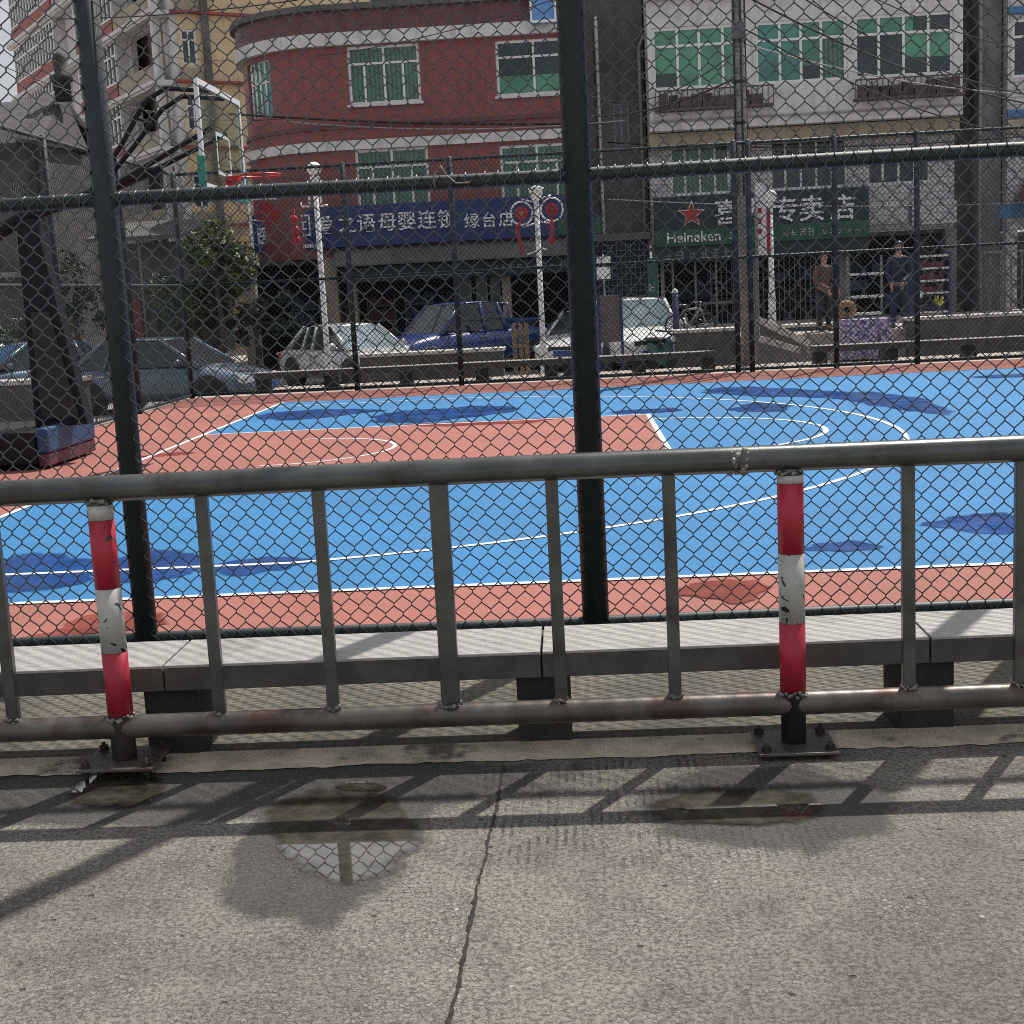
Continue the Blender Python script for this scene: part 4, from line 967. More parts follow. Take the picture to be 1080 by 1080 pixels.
f_.box(xa, xa + .06, WY - 1.23, WY - 1.17, zb0, za).box(xb, xb + .06, WY - 1.23, WY - 1.17, zb0, za).box(xa + .061, xb - .001, WY - 1.23, WY - 1.17, za - .06, za)
f_.build('frame', 'gate_grey', lt)
for k in range(5): xx = xa + (xb - xa) * (k + 1) / 6; MB().box(xx - .02, xx + .02, WY - 1.21, WY - 1.19, zb0, za - .062).build('bar', 'gate_grey', lt)
for a, b_ in (((xa + .1, za - .3), (xb, .5)), ((xa + .1, za - .7), (xb, .1))): MB().bar((a[0], WY - 1.26, a[1]), (b_[0], WY - 1.26, b_[1]), .04, .03, (0, 1, 0)).build('brace', 'gate_grey', lt)

# ================================================================== YELLOW APARTMENT BLOCK (turned corner, farther back)
YC = Vector((-11.55, 52, GZ)); YR = math.atan2(.56, .83)
yb = thing('apartment_block', YC, 'tall yellow and white apartment block with red balcony panels behind the red building', 'building', rz=YR)
zsl = [A_.z - GZ for A_ in (at(178, 240, 52), at(178, 157, 52), at(178, 87, 52), at(178, 13, 52))]
fh = (zsl[3] - zsl[0]) / 3; slabs = [zsl[0] - fh] + zsl + [zsl[3] + fh]
HT = slabs[-1] + fh - GZ
LEN, WID = 26.4, 17.0
SH = .0
bays = [(6.0, 12.4), (16.6, 25.6)]
wl = MB()                                # left facade (local x = 0 plane, runs along +y)
def ycells(mb, y0, y1, z0, z1, x0, x1, holes):
    t = MB(); cells(t, y0, y1, z0, z1, x0, x1, holes)
    mb.add([(v[1], v[0], v[2]) for v in t.v], t.f); return mb
holes = []
for s_ in slabs:
    for b0, b1 in bays: holes.append((b0 + .15, b1 - .15, s_ + .95, s_ + fh - .35))
    holes.append((.9, 5.6, s_ + .2, s_ + fh - .3))
ycells(wl, .0, LEN, 0, HT, 0, .3, [h for h in holes])
wl.build('side_wall', 'white_band', yb, local=True)
rec = MB(); rec.box(.9, 1.0, .31, 5.9, 0, HT - .1); rec.build('recess_wall', 'tan_wall', yb, local=True)
MB().box(1.01, WID - .4, .9, LEN - .1, .1, HT - .2).build('core', 'tan_wall', yb, local=True)
for s_ in slabs:
    MB().box(-.75, -.001, -.2, LEN, s_ - .16, s_ + .06).box(-.85, -.751, -.2, LEN, s_ - .05, s_ + .12).build('slab_edge', 'white_band', yb, local=True)
    MB().box(0, WID, -.30, -.001, s_ - .02, s_ + .08).build('red_band', 'red_panel', yb, local=True)
    MB().box(-.62, -.3, .3, .65, s_ + .065, s_ + fh - .17).build('pillar', 'white_band', yb, local=True)
    MB().box(-.62, -.55, .66, 5.9, s_ + .065, s_ + .85).build('balcony_panel', 'tan_wall', yb, local=True)
    for b0, b1 in bays:
        MB().box(-.66, -.5, b0, b1, s_ + .125, s_ + .82).build('balcony_panel', 'red_panel', yb, local=True)
        fr = MB(); n_ = int((b1 - b0) / .62)
        z0, z1 = s_ + .83, s_ + fh - .2
        for k in range(n_ + 1): yy = b0 + (b1 - b0) * k / n_; fr.box(-.64, -.56, yy - .06, yy + .06, z0, z1)
        for zz in (z0, z0 + (z1 - z0) * .62, z1 - .1): fr.box(-.635, -.565, b0, b1, zz, zz + .09)
        f_ = fr.build('window', 'white_paint', yb, local=True)
        MB().box(-.555, -.53, b0, b1, z0, z1).build('pane', 'glass_dark', f_, local=True)
        for q0 in (b0 - .121, b1 + .001): MB().box(-.55, -.001, q0, q0 + .12, s_ + .065, s_ + fh - .165).build('fin', 'white_band', yb, local=True)
hw = []
for s_ in slabs: hw += [(.45, 1.15, s_ + .75, s_ + 2.2), (9.5, 12.0, s_ + .8, s_ + 2.3)]
mb = MB(); cells(mb, .31, WID, 0, HT, 0, .3, hw); mb.build('front_wall', 'yellow_wall', yb, local=True)
for h in hw: window(yb, *h, 0, 2, tr(h), 'glass_dark', frame='white_paint', fw=.09, local=True)
for s_ in slabs: MB().box(.32, 1.3, -.12, -.001, s_ + .11, s_ + .6).build('dado', 'tan_wall', yb, local=True)
MB().box(1.36, 1.66, -.25, -.13, 0, HT).build('drain_pipe', 'dark_grey_wall', yb, local=True)
MB().box(-.5, WID, -.4, LEN, HT + .002, HT + .35).build('roof', 'grey_band', yb, local=True)

MB().box(-1.6, -.001, -.2, LEN, slabs[0] - .75, slabs[0] - .6).build('street_canopy', 'grey_band', yb, local=True)
for k in range(7):
    y0 = .8 + k * 3.6
    sf_ = MB().box(-.09, -.001, y0, y0 + 3.1, .1, slabs[0] - .95).build('shop_front', 'dark_inside' if k % 3 else 'navy', yb, local=True)
    MB().box(-.13, -.091, y0, y0 + .1, .1, slabs[0] - .95).box(-.13, -.091, y0 + 1.5, y0 + 1.58, .1, slabs[0] - .95).box(-.13, -.091, y0 + 3.0, y0 + 3.1, .1, slabs[0] - .95).build('frame', 'frame_grey', sf_, local=True)
    MB().box(-.2, -.01, y0, y0 + 3.1, slabs[0] - .55, slabs[0] - .2).build('fascia', ('red_panel', 'blue_panel', 'grey_band')[k % 3], yb, local=True)

# old low building at the far left with dark tiled roof
ob = thing('old_house', (-11.8, 33, GZ), 'low old grey house with a sagging dark tiled roof at the left edge', 'house')
D_ = lambda x, y: at(x, y, 33)
xr_ = D_(44, 150).x
ez = D_(40, 152).z; rz_ = D_(10, 84).z
hh = [(D_(12, 200).x, D_(26, 200).x, D_(50, 262).z, D_(50, 190).z), (-14.6, -13.6, 1.0, 2.2)]
mb = MB(); cells(mb, -22, xr_, GZ, ez, 33, 33.3, hh); mb.box(xr_ - .3, xr_, 33.31, 41, GZ, ez); mb.build('wall', 'dark_grey_wall', ob)
for h in hh: window(ob, *h, 33, 3, None, 'glass_dark', frame='frame_grey', fw=.05, bars=7)
MB().box(-22, xr_ - .4, 34, 40.9, GZ, ez - .1).build('core', 'dark_inside', ob)
mb = MB(); xp = D_(20, 84).x
nx = 14
for i in range(nx):
    x0 = -22 + (xp + 22) * i / nx; x1 = -22 + (xp + 22) * (i + 1) / nx
    mb.prism([(x0, 32.3, ez), (x0, 36.5, rz_ + .1 * math.sin(i)), (x0, 41.4, ez), (x0, 41.4, ez - .15), (x0, 36.5, rz_ - .2), (x0, 32.3, ez - .15)], (x1 - x0 - .002, 0, 0))
mb.prism([(xp, 32.3, ez), (xp, 36.5, rz_), (xr_ + .15, 36.5, ez + .1), (xr_ + .15, 32.3, ez - .1)], (0, 0, .12))
rf = mb.build('roof', 'roof_tile', ob)
p = D_(31, 75)
MB().lathe((p.x, 35.6, rz_ - .3), [(.26, 0), (.26, .55), (.36, .6), (.36, .75), (.2, .8), (.24, 1.25), (.16, 1.4), (.1, 1.45)], 10).build('chimney', 'roof_tile', rf)
MB().box(D_(30, 150).x, D_(38, 150).x, 32.75, 32.999, GZ, ez - .16).build('pier', 'dark_inside', ob)
MB().box(-22, xr_, 32.5, 32.999, 2.75, 2.9).build('ledge', 'grey_band', ob)
for k in range(3): MB().box(-15.5 + k * 1.3, -14.75 + k * 1.3, 32.45, 32.99, 3.05, 3.6).build('air_conditioner', 'grey_band', ob, bevel=.02)
# clutter on a balcony in front of the block's lower floors
sh = thing('lean_to_shed', (-8.2, 30, GZ), 'lean-to shed with dark roof and maroon shutter left of the tree', 'shed')
e0, e1 = at(112, 250, 30).x, at(196, 250, 30).x
MB().box(e0, e1, 30.0, 33, GZ, at(120, 258, 30).z).build('wall', 'dark_grey_wall', sh)
MB().prism([(e0 - .3, 29.2, at(120, 252, 30).z - .1), (e1 + .2, 29.2, at(120, 252, 30).z - .1), (e1 + .2, 33, at(120, 232, 30).z), (e0 - .3, 33, at(120, 232, 30).z)], (0, 0, .1)).build('roof', 'dark_grey_wall', sh)
MB().box(e0 + .1, e0 + .8, 29.9, 29.999, GZ, 1.9).build('shutter', 'red_panel', sh)
MB().box(e0 + 1.0, e0 + 1.7, 29.9, 29.999, .5, 1.9).build('window', 'glass_dark', sh)
for xx in (e0, (e0 + e1) / 2, e1): MB().tube((xx, 29.3, GZ), (xx, 29.3, at(120, 252, 30).z - .1), .04, 8).build('post', 'frame_grey', sh)

# ================================================================== CARS
def loft(mb, secs, sm=True, cap=True):
    n = len(secs[0]); b0 = len(mb.v)
    for s_ in secs: mb.v += [tuple(p) for p in s_]
    for i in range(len(secs) - 1):
        for k in range(n):
            mb.f.append((b0 + i * n + k, b0 + i * n + (k + 1) % n, b0 + (i + 1) * n + (k + 1) % n, b0 + (i + 1) * n + k)); mb.s.append(sm)
    if cap:
        mb.f.append(tuple(b0 + k for k in range(n))[::-1]); mb.s.append(sm)
        mb.f.append(tuple(b0 + (len(secs) - 1) * n + k for k in range(n))); mb.s.append(sm)
def body_sec(x, zb, zt, hw, tuck=.88):
    h = zt - zb
    half = [(hw * .80, zb), (hw * .97, zb + h * .14), (hw, zb + h * .42), (hw * .985, zb + h * .72), (hw * tuck, zt - .015), (hw * .5, zt + .02)]
    return [(x, y, z_) for y, z_ in half] + [(x, -y, z_) for y, z_ in half[::-1]]
def make_car(paint, label, kind, loc, heading, screen='windscreen', grp='cars parked along the street'):
    """x forward, y left; kinds: sedan, suv, pickup"""
    c = thing('parked_car', loc, label, 'car' if kind != 'pickup' else 'pickup', grp, rz=heading)
    if kind == 'sedan': Ln, W, belt, roof, hood = 4.45, 1.76, .93, 1.45, .90; cab = (-1.75, -1.05, .25, 1.1); zb = .20
    elif kind == 'suv': Ln, W, belt, roof, hood = 4.5, 1.84, 1.08, 1.70, 1.06; cab = (-2.1, -1.8, .45, 1.15); zb = .24
    else: Ln, W, belt, roof, hood = 5.1, 1.84, 1.12, 1.80, 1.10; cab = (-.85, -.65, .55, 1.25); zb = .30
    hl, hw = Ln / 2, W / 2
    mb = MB(); back = belt + (.03 if kind != 'pickup' else .02)
    st = [(-hl, zb + .22, back - .16, hw * .84), (-hl + .07, zb + .08, back - .05, hw * .93), (-hl + .4, zb, back, hw * .985), (cab[0], zb, back, hw), (0, zb, belt, hw), (cab[3], zb, belt - .01, hw), (hl - .75, zb, hood - .07, hw * .985), (hl - .25, zb + .02, hood - .17, hw * .93), (hl - .06, zb + .08, hood - .28, hw * .85), (hl, zb + .16, hood - .38, hw * .74)]
    loft(mb, [body_sec(*s_) for s_ in st]); bd = mb.build('body', paint, c, local=True, subsurf=1)
    r0, r1, f0, f1 = cab; rw = hw * .70; bw = hw * .885
    def gsec(x, z, y): return [(x, y, z), (x, -y, z)]
    g = [(r0, belt - .04, bw * .96), (r1, roof - .02, rw), (f0 - (f0 - r1) * .5, roof, rw * 1.02), (f0, roof - .03, rw), (f1, belt - .05, bw * .97)]
    low = [(x, bw, belt - .06) for x in (r0, r1, (r1 + f0) / 2, f0, f1)]
    # glazing: four sides as separate panes
    P = lambda x, y, z_: (x, y, z_)
    side = [P(r0 + .06, bw * .96, belt - .02), P(r1, rw, roof - .03), P(f0, rw, roof - .04), P(f1 - .06, bw * .96, belt - .02)]
    for sg in (1, -1):
        m_ = MB().add([(x, y * sg, z_) for x, y, z_ in side], [(0, 1, 2, 3)]); m_.build('side_window', 'car_glass', c, local=True)
    MB().add([P(f0, rw, roof - .03), P(f0, -rw, roof - .03), P(f1, -bw * .95, belt - .03), P(f1, bw * .95, belt - .03)], [(0, 1, 2, 3)]).build('windscreen', screen, c, local=True)
    MB().add([P(r1, rw, roof - .03), P(r1, -rw, roof - .03), P(r0, -bw * .95, belt - .03), P(r0, bw * .95, belt - .03)], [(3, 2, 1, 0)]).build('rear_window', 'car_glass', c, local=True)
    rf = MB(); loft(rf, [[(x, y, z0) for y, z0 in ((yy, zz - .045), (yy * .96, zz), (yy * .5, zz + .03), (-yy * .5, zz + .03), (-yy * .96, zz), (-yy, zz - .045))] for x, yy, zz in ((r1 - .03, rw * .98, roof - .02), (r1 + .25, rw * 1.04, roof), ((r1 + f0) / 2, rw * 1.05, roof + .012), (f0 - .2, rw * 1.04, roof), (f0 + .04, rw * .98, roof - .03))])
    rf.build('roof', paint, c, local=True, subsurf=1)
    mid_x = (r1 + f0) / 2 - .05
    for sg in (1, -1):
        pl = lambda *a: MB().path(*a).build('pillar', paint, c, local=True)
        pl([(r0, sg * bw * .97, belt - .05), (r1, sg * rw * 1.01, roof - .03)], [.07, .045], 8); pl([(f0, sg * rw * 1.01, roof - .03), (f1, sg * bw * .97, belt - .05)], [.04, .05], 8)
        pl([(mid_x, sg * rw * 1.02, roof - .03), (mid_x - .05, sg * bw * .985, belt - .05)], [.04, .05], 8)
        if kind != 'pickup': pl([(r1 + .22, sg * rw * 1.02, roof - .03), (r0 + .75, sg * bw * .985, belt - .05)], [.035, .04], 8)
        MB().ball((f1 - .32, sg * (hw + .09), belt + .06), (.06, .11, .075), 10, 6).tube((f1 - .3, sg * (hw - .08), belt - .0), (f1 - .32, sg * (hw + .03), belt + .03), .025, 6).build('mirror', paint, c, local=True)
        for dx in (mid_x + .02, f1 - .1, r0 + .5):
            if dx > -hl + .5: MB().box(dx - .006, dx + .006, sg * hw * .99 - .004, sg * hw * .99 + .004, zb + .12, belt - .1).build('door_gap', 'black', bd, local=True)
        for dx in (mid_x + .2, r0 + .75):
            MB().box(dx - .08, dx + .08, sg * hw * .99 - .02, sg * hw * .99 + .02, belt - .18, belt - .15).build('handle', 'alloy', bd, local=True)
        MB().ball((hl - .2, sg * hw * .70, hood - .30), (.16, .20, .095), 12, 8).build('headlight', 'lamp_clear', c, local=True)
        MB().ball((-hl + .12, sg * hw * .76, back - .22), (.13, .15, .12), 12, 8).build('tail_light', 'lamp_red', c, local=True)
        for wx in (hl - .88, -hl + .86):
            wr = .33 if kind == 'sedan' else .365
            MB().lathe((wx, sg * (hw - .02), wr + .02), [(wr + .06, -.16), (wr + .06, .022), (wr + .0, .03), (.05, .03)] if sg > 0 else [(wr + .06, .16), (wr + .06, -.022), (wr + .0, -.03), (.05, -.03)], 24, axis='Y').build('wheel_arch', 'black', c, local=True)
            wh = MB().lathe((wx, sg * (hw - .08), wr), [(wr * .62, -.1), (wr * .94, -.105), (wr, -.07), (wr, .07), (wr * .94, .115), (wr * .64, .12)] if sg > 0 else [(wr * .62, .1), (wr * .94, .105), (wr, .07), (wr, -.07), (wr * .94, -.115), (wr * .64, -.12)], 26, axis='Y').build('wheel', 'rubber', c, local=True)
            rm_ = MB().lathe((wx, sg * (hw + .025), wr), [(wr * .64, 0), (wr * .58, -.02 * sg), (wr * .55, -.05 * sg), (.001, -.05 * sg)], 24, axis='Y')
            for k in range(5):
                t = 2 * math.pi * k / 5
                rm_.bar((wx + .04 * math.cos(t), sg * (hw + .01), wr + .04 * math.sin(t)), (wx + wr * .6 * math.cos(t), sg * (hw + .02), wr + wr * .6 * math.sin(t)), .07, .03, (0, 1, 0))
            rm_.build('rim', 'alloy', wh, local=True)
    MB().box(hl - .10, hl - .015, -hw * .42, hw * .42, hood - .44, hood - .27).build('grille', 'black', c, local=True, bevel=.01)
    MB().box(hl - .06, hl + .02, -hw * .68, hw * .68, zb + .06, zb + .17).build('lower_grille', 'black', c, local=True, bevel=.01)
    MB().box(hl + .0, hl + .03, -.22, .22, zb + .20, zb + .33).build('number_plate', 'plate_blue', c, local=True)
    MB().box(-hl - .02, -hl + .02, -.22, .22, back - .40, back - .27).build('number_plate', 'plate_blue', c, local=True)
    if kind == 'pickup':
        MB().box(-hl + .12, r0 - .12, -hw * .78, hw * .78, belt + .016, belt + .03).build('bed_liner', 'black', c, local=True)
        MB().path([(r0 - .15, -hw * .8, belt), (r0 - .15, -hw * .75, roof - .08), (r0 - .15, hw * .75, roof - .08), (r0 - .15, hw * .8, belt)], .035, 8).build('roll_bar', paint, c, local=True)
        MB().box(-hl + .2, r0 - .35, -hw * .7, hw * .7, belt + .031, belt + .2).build('tarpaulin', 'navy_metal', c, local=True, bevel=.05)
    return c
def hd(x, y): return math.atan2(y, x)
make_car('paint_silver', 'pale silver sedan with clear windscreen parked before the shop under the blue sign', 'sedan', (-.35, 24.6, GZ), hd(.64, -.77))
make_car('paint_blue', 'deep blue pickup with dark windows parked nose left behind the silver sedan', 'pickup', (2.05, 27.2, GZ), hd(-.72, -.69), 'car_glass')
make_car('paint_white', 'white sedan mostly hidden behind the thick middle fence post', 'sedan', (5.3, 28.0, GZ), hd(-.32, -.95), 'car_glass')
make_car('paint_white', 'white van-like car facing us beside the teal banner column', 'suv', (6.35, 25.4, GZ), hd(.12, -.99))
make_car('paint_slate', 'slate blue car parked side on, nose right, at the far left fence corner', 'sedan', (-3.3, 19.75, GZ), hd(.97, -.24), 'car_glass')
make_car('paint_slate', 'dark car with blue reflecting windscreen at the left edge behind the hoop stand', 'sedan', (-7.2, 22.3, GZ), hd(-.72, -.70), 'blue_reflection_screen')

# ================================================================== FAR BENCHES, PLANTERS, STALL
zt_b = at(690, 372.5, 17.75).z
bench(-1.1, 4, 1.42, 17.7, 18.1, .37, .115, 'far stone bench between the fence and the silver sedan', -.006, .24, seat='planter_stone')
bench(4.65, 2, 1.42, 17.7, 18.1, .37, .115, 'far stone bench behind the thick middle fence post', -.006, .24, seat='planter_stone')
bench(9.25, 5, 1.42, 17.7, 18.1, .37, .115, 'far stone bench under the floral stall on the right', -.006, .24, seat='planter_stone')
def planter(x0, x1, y0, y1, zt, label, cap='pale_stone'):
    t = thing('low_wall', ((x0 + x1) / 2, (y0 + y1) / 2, GZ), label, 'wall', 'low stone walls along the pavement')
    MB().box(x0, x1, y0, y1, GZ, zt - .07).build('wall', 'planter_wall', t)
    MB().box(x0 - .04, x1 + .04, y0 - .04, y1 + .04, zt - .069, zt).build('coping', cap, t, bevel=.012)
    return t
planter(.55, 3.45, 20.0, 20.5, at(480, 369, 20).z, 'low stone wall in front of the blue pickup')
planter(7.05, 8.35, 21.5, 22.0, at(740, 347, 21.5).z, 'low stone wall below the barred shop front, left of the pale ramp slabs')
planter(9.7, 11.35, 24, 24.5, at(860, 341, 24).z, 'low stone wall behind the round white lamp post on the right')
planter(12.0, 16.5, 22, 22.5, at(1000, 333, 22).z, 'long low stone wall at the right edge under the goods shelf')
planter(-5.6, -2.5, 12.4, 12.9, at(25, 401, 12.4).z, 'low stone wall behind the black base of the hoop stand')
planter(-3.4, -1.15, 30.6, 31.1, .25, 'low planted wall at the foot of the leafy tree')
# pale sloping slabs beside the utility pole
r1 = thing('stair_slab', (8.9, 21, GZ), 'pale stone slabs sloping down to the right beside the utility pole', 'ramp')
pa, pb = at(799, 337, 20.6), at(852, 362, 20.6); pc, pd_ = at(797, 356, 20.4), at(838, 368, 20.4)
MB().bar(pa, pb, .34, .13).build('slab', 'pale_stone', r1, bevel=.01)
MB().bar(pc - Vector((0, .55, 0)), pd_ - Vector((0, .55, 0)), .3, .12).build('slab', 'pale_stone', r1, bevel=.01)
MB().prism([(pa.x, 20.7, GZ), (pb.x, 20.7, GZ), (pb.x, 20.7, pb.z - .08), (pa.x, 20.7, pa.z - .08)], (0, .25, 0)).build('side', 'grey_wall', r1)

RP = .40
stall_y = 18.75
def table(px0, px1, pytop, pybot, y, label, clab, cloth='floral', red=None):
    a, b_ = at(px0, pytop, y), at(px1, pytop, y); zt = a.z
    t = thing('stall_table', ((a.x + b_.x) / 2, y + .3, -.006), label, 'table')
    MB().box(a.x + .02, b_.x - .02, y + .02, y + .58, zt - .03, zt - .004).build('tabletop', 'wood', t)
    for xx in (a.x + .06, b_.x - .06):
        for yy in (y + .07, y + .53): MB().tube((xx, yy, -.006), (xx, yy, zt - .03), .018, 8).build('leg', 'frame_grey', t)
    n_ = 14; vs = []
    per = [(a.x, y), (b_.x, y), (b_.x, y + .6), (a.x, y + .6)]; pts = []
    for i in range(4):
        p, q = per[i], per[(i + 1) % 4]
        for k in range(n_): pts.append((p[0] + (q[0] - p[0]) * k / n_, p[1] + (q[1] - p[1]) * k / n_))
    cx, cy = (a.x + b_.x) / 2, y + .3; m = MB(); top = [(x, y_, zt) for x, y_ in pts]; lowp = []
    for i, (x, y_) in enumerate(pts):
        k = 1.03 + .04 * math.sin(i * 1.9); lowp.append((cx + (x - cx) * k, cy + (y_ - cy) * (1.04 + .05 * math.sin(i * 1.7 + 1)), .03 + .015 * math.sin(i * 2.3)))
    N_ = len(pts); m.add(top + lowp, [tuple(range(N_))] + [(i, (i + 1) % N_, N_ + (i + 1) % N_, N_ + i) for i in range(N_)])
    o = single('tablecloth', m, cloth, clab, 'tablecloth')
    return t, zt, a, b_
t1, zt1, ta, tb_ = table(887, 925, 338, 381, stall_y, 'small stall table behind the far right bench, left of the person in navy', 'purple floral cloth draped over the wider stall table')
t2, zt2, tc_, td_ = table(929, 941, 336, 380, stall_y + .1, 'narrow stall stand beside the floral table, right of it', 'narrow purple floral cloth on the stand right of the wider table')
p = at(893, 321, stall_y + .25)
hc = MB().lathe((p.x, stall_y + .25, zt1 + .19), [(.055, -.06), (.12, -.07), (.175, -.03), (.185, 0), (.175, .03), (.12, .07), (.055, .06), (.05, 0), (.055, -.06)], 22, axis='Y')
o = single('coil', hc, 'straw', 'brown straw ring standing on the floral stall table', 'coil')
# display rack behind the stall
rk = thing('display_rack', (10.75, 22.8, RP), 'metal display rack with white shelf edges behind the floral stall', 'rack')
ra_, rb_ = at(895, 290, 22.7), at(931, 290, 22.7)
for px, py in ((0, 289), (0, 313), (0, 331)):
    zz = at(912, py, 22.7).z; MB().box(ra_.x, rb_.x, 22.62, 23.0, zz - .025, zz + .025).build('shelf', 'shelf', rk)
for xx in (ra_.x, rb_.x): MB().box(xx - .02, xx + .02, 22.8, 22.84, RP, 2.0).build('upright', 'frame_grey', rk)
# tall goods shelf at right
gs = thing('goods_shelf', (13, 24.6, RP), 'tall goods shelf with white shelf edges and red packets near the right edge', 'shelf')
ga_, gb2 = at(965, 300, 24.4), at(999, 300, 24.4); last = None
for py in (270, 283, 296, 309, 329):
    zz = at(982, py, 24.4).z; MB().box(ga_.x, gb2.x, 24.3, 24.8, zz - .022, zz + .022).build('shelf', 'shelf', gs)
    x = ga_.x + .03; g = MB()
    while x < gb2.x - .12:
        w_ = rnd.uniform(.05, .11); g.box(x, x + w_, 24.42, 24.7, zz + .023, zz + rnd.uniform(.12, .21)); x += w_ + .008
    if py != 270: setp(g.build('packets', 'goods' if py != 329 else 'goods_blue', gs), kind='stuff')
for xx in (ga_.x - .03, gb2.x + .03): MB().box(xx - .03, xx + .03, 24.3, 24.8, RP, at(982, 266, 24.4).z).build('upright', 'navy_metal', gs)
p = at(969, 313, 24.25); single('ball', MB().ball((p.x, 24.25, at(982, 316, 24.25).z + .12), .10, 14, 10), 'shelf', 'white ball standing at the front of the goods shelf', 'ball')
p = at(991, 317, 24.2); yt = MB()
for k in range(26): a0 = rnd.uniform(0, 6.28); yt.path([(p.x, 24.25, p.z - .12), (p.x + .1 * math.cos(a0), 24.25 + .1 * math.sin(a0), p.z + rnd.uniform(-.08, .12))], [.008, .022], 5)
pm_yellow = mat('yellow_flower', (.55, .55, .12), .7, var=.3)
single('flower_bunch', yt, pm_yellow, 'small yellow flower bunch on the goods shelf', 'flowers')
# raised shop pavement behind the low walls, and two people standing on it
RP = .40
struct('raised_pavement', MB().box(7.0, 24, 22.3, 31.9, -.6, RP), 'terrace')
def person(x, y, z, face, label, top, legs, hair, hgt=1.68, bend=0.0, arms=((.30, .02), (.28, .06)), skin_='skin'):
    t = thing('person', (x, y, z), label, 'person', rz=face); k = hgt / 1.72
    def skinned(name, verts, edges, m, sub=2, root=0):
        me = bpy.data.meshes.new(name); o = bpy.data.objects.new(name, me); COL.objects.link(o); o.parent = t
        me.from_pydata([tuple(c * k for c in v[:3]) for v in verts], edges, [])
        bm = bmesh.new(); bm.from_mesh(me); ly = bm.verts.layers.skin.verify(); bm.verts.ensure_lookup_table()
        for i, v in enumerate(verts): r = v[3]; bm.verts[i][ly].radius = (r[0] * k, r[1] * k) if isinstance(r, tuple) else (r * k, r * k)
        bm.verts[root][ly].use_root = True; bm.to_mesh(me); bm.free()
        o.modifiers.new('skin', 'SKIN').use_smooth_shade = True; q_ = o.modifiers.new('sub', 'SUBSURF'); q_.levels = sub; q_.render_levels = sub
        me.materials.append(M[m]); return o
    # x sideways, y = -front ; arms hang slightly forward
    V = [(0, 0, .93, (.15, .10)), (0, 0, 1.10, (.135, .095)), (0, 0, 1.28, (.15, .10)), (0, .01, 1.40, (.10, .075)), (0, 0, 1.47, .052), (0, -.015, 1.54, .062), (0, -.02, 1.63, .088), (0, -.01, 1.70, .06)]
    E_ = [(i, i + 1) for i in range(7)]
    for sg, (fw_, el) in zip((1, -1), arms):
        b = len(V); V += [(sg * .17, .01, 1.38, .055), (sg * .225, .03 - fw_ * .1, 1.10, .042), (sg * (.235 - el), -fw_ * .8, .90, .032), (sg * (.235 - el), -fw_ * .8 - .02, .82, (.038, .02))]
        E_ += [(3, b), (b, b + 1), (b + 1, b + 2), (b + 2, b + 3)]; h0 = Vector(V[b + 3][:3])
        for f in range(5):
            if f < 4: q1 = h0 + Vector((sg * .006, -.03 + f * .019, -.035)); q2 = q1 + Vector((-sg * .012, -.012, -(.045, .052, .048, .036)[f]))
            else: q1 = h0 + Vector((-sg * .02, -.035, .0)); q2 = q1 + Vector((-sg * .012, -.02, -.035))
            c = len(V); V += [(*q1, .0095), (*q2, .008)]; E_ += [(b + 3, c), (c, c + 1)]
    for sg in (1, -1):
        b = len(V); V += [(sg * .09, 0, .86, .085), (sg * .10, -.01, .48, .055), (sg * .11, .02, .09, .038), (sg * .115, -.02, .035, .038), (sg * .12, -.14, .025, .032)]
        E_ += [(0, b), (b, b + 1), (b + 1, b + 2), (b + 2, b + 3), (b + 3, b + 4)]
    body = skinned('body', V, E_, skin_)
    for sg in (1, -1): MB().ball((sg * .032 * k, -.100 * k, 1.635 * k), .012 * k, 8, 6).build('eye', 'black', body, local=True); MB().ball((sg * .088 * k, -.01 * k, 1.62 * k), (.012 * k, .022 * k, .032 * k), 8, 6).build('ear', skin_, body, local=True)
    MB().ball((0, -.112 * k, 1.60 * k), (.014 * k, .018 * k, .022 * k), 8, 6).build('nose', skin_, body, local=True); MB().ball((0, -.098 * k, 1.562 * k), (.026 * k, .008 * k, .007 * k), 8, 6).build('mouth', 'red_panel', body, local=True)
    J = [(0, 0, .86, (.175, .125)), (0, 0, 1.08, (.165, .118)), (0, 0, 1.28, (.172, .12)), (0, .01, 1.40, (.115, .09)), (0, 0, 1.455, .066)]; JE = [(0, 1), (1, 2), (2, 3), (3, 4)]
    for sg, (fw_, el) in zip((1, -1), arms):
        b = len(J); J += [(sg * .175, .01, 1.38, .072), (sg * .23, .03 - fw_ * .1, 1.10, .060), (sg * (.235 - el), -fw_ * .8, .91, .047)]; JE += [(3, b), (b, b + 1), (b + 1, b + 2)]
    skinned('jacket', J, JE, top)
    T = [(0, 0, .93, (.155, .115))]; TE = []
    for sg in (1, -1):
        b = len(T); T += [(sg * .09, 0, .84, .100), (sg * .10, -.01, .48, .075), (sg * .11, .02, .10, .062)]; TE += [(0, b), (b, b + 1), (b + 1, b + 2)]
    skinned('trousers', T, TE, legs)
    for sg in (1, -1): MB().ball((sg * .117 * k, -.06 * k, .035 * k), (.052 * k, .14 * k, .045 * k), 12, 8).build('shoe', 'black', t, local=True)
    hm = MB(); hm.ball((0, .005 * k, 1.66 * k), (.098 * k, .108 * k, .092 * k), 16, 10)
    hm.v = [(x_, max(y_, -.055 * k if z_ < 1.685 * k else -.11 * k), max(z_, 1.58 * k)) for x_, y_, z_ in hm.v]; hm.build('hair', hair, t, local=True)
    return t
M['skin'] = mat('skin', (.42, .24, .17), .55, var=.1, scale=10)
M['hair'] = mat('hair', (.015, .011, .009), .5, var=.3, scale=30)
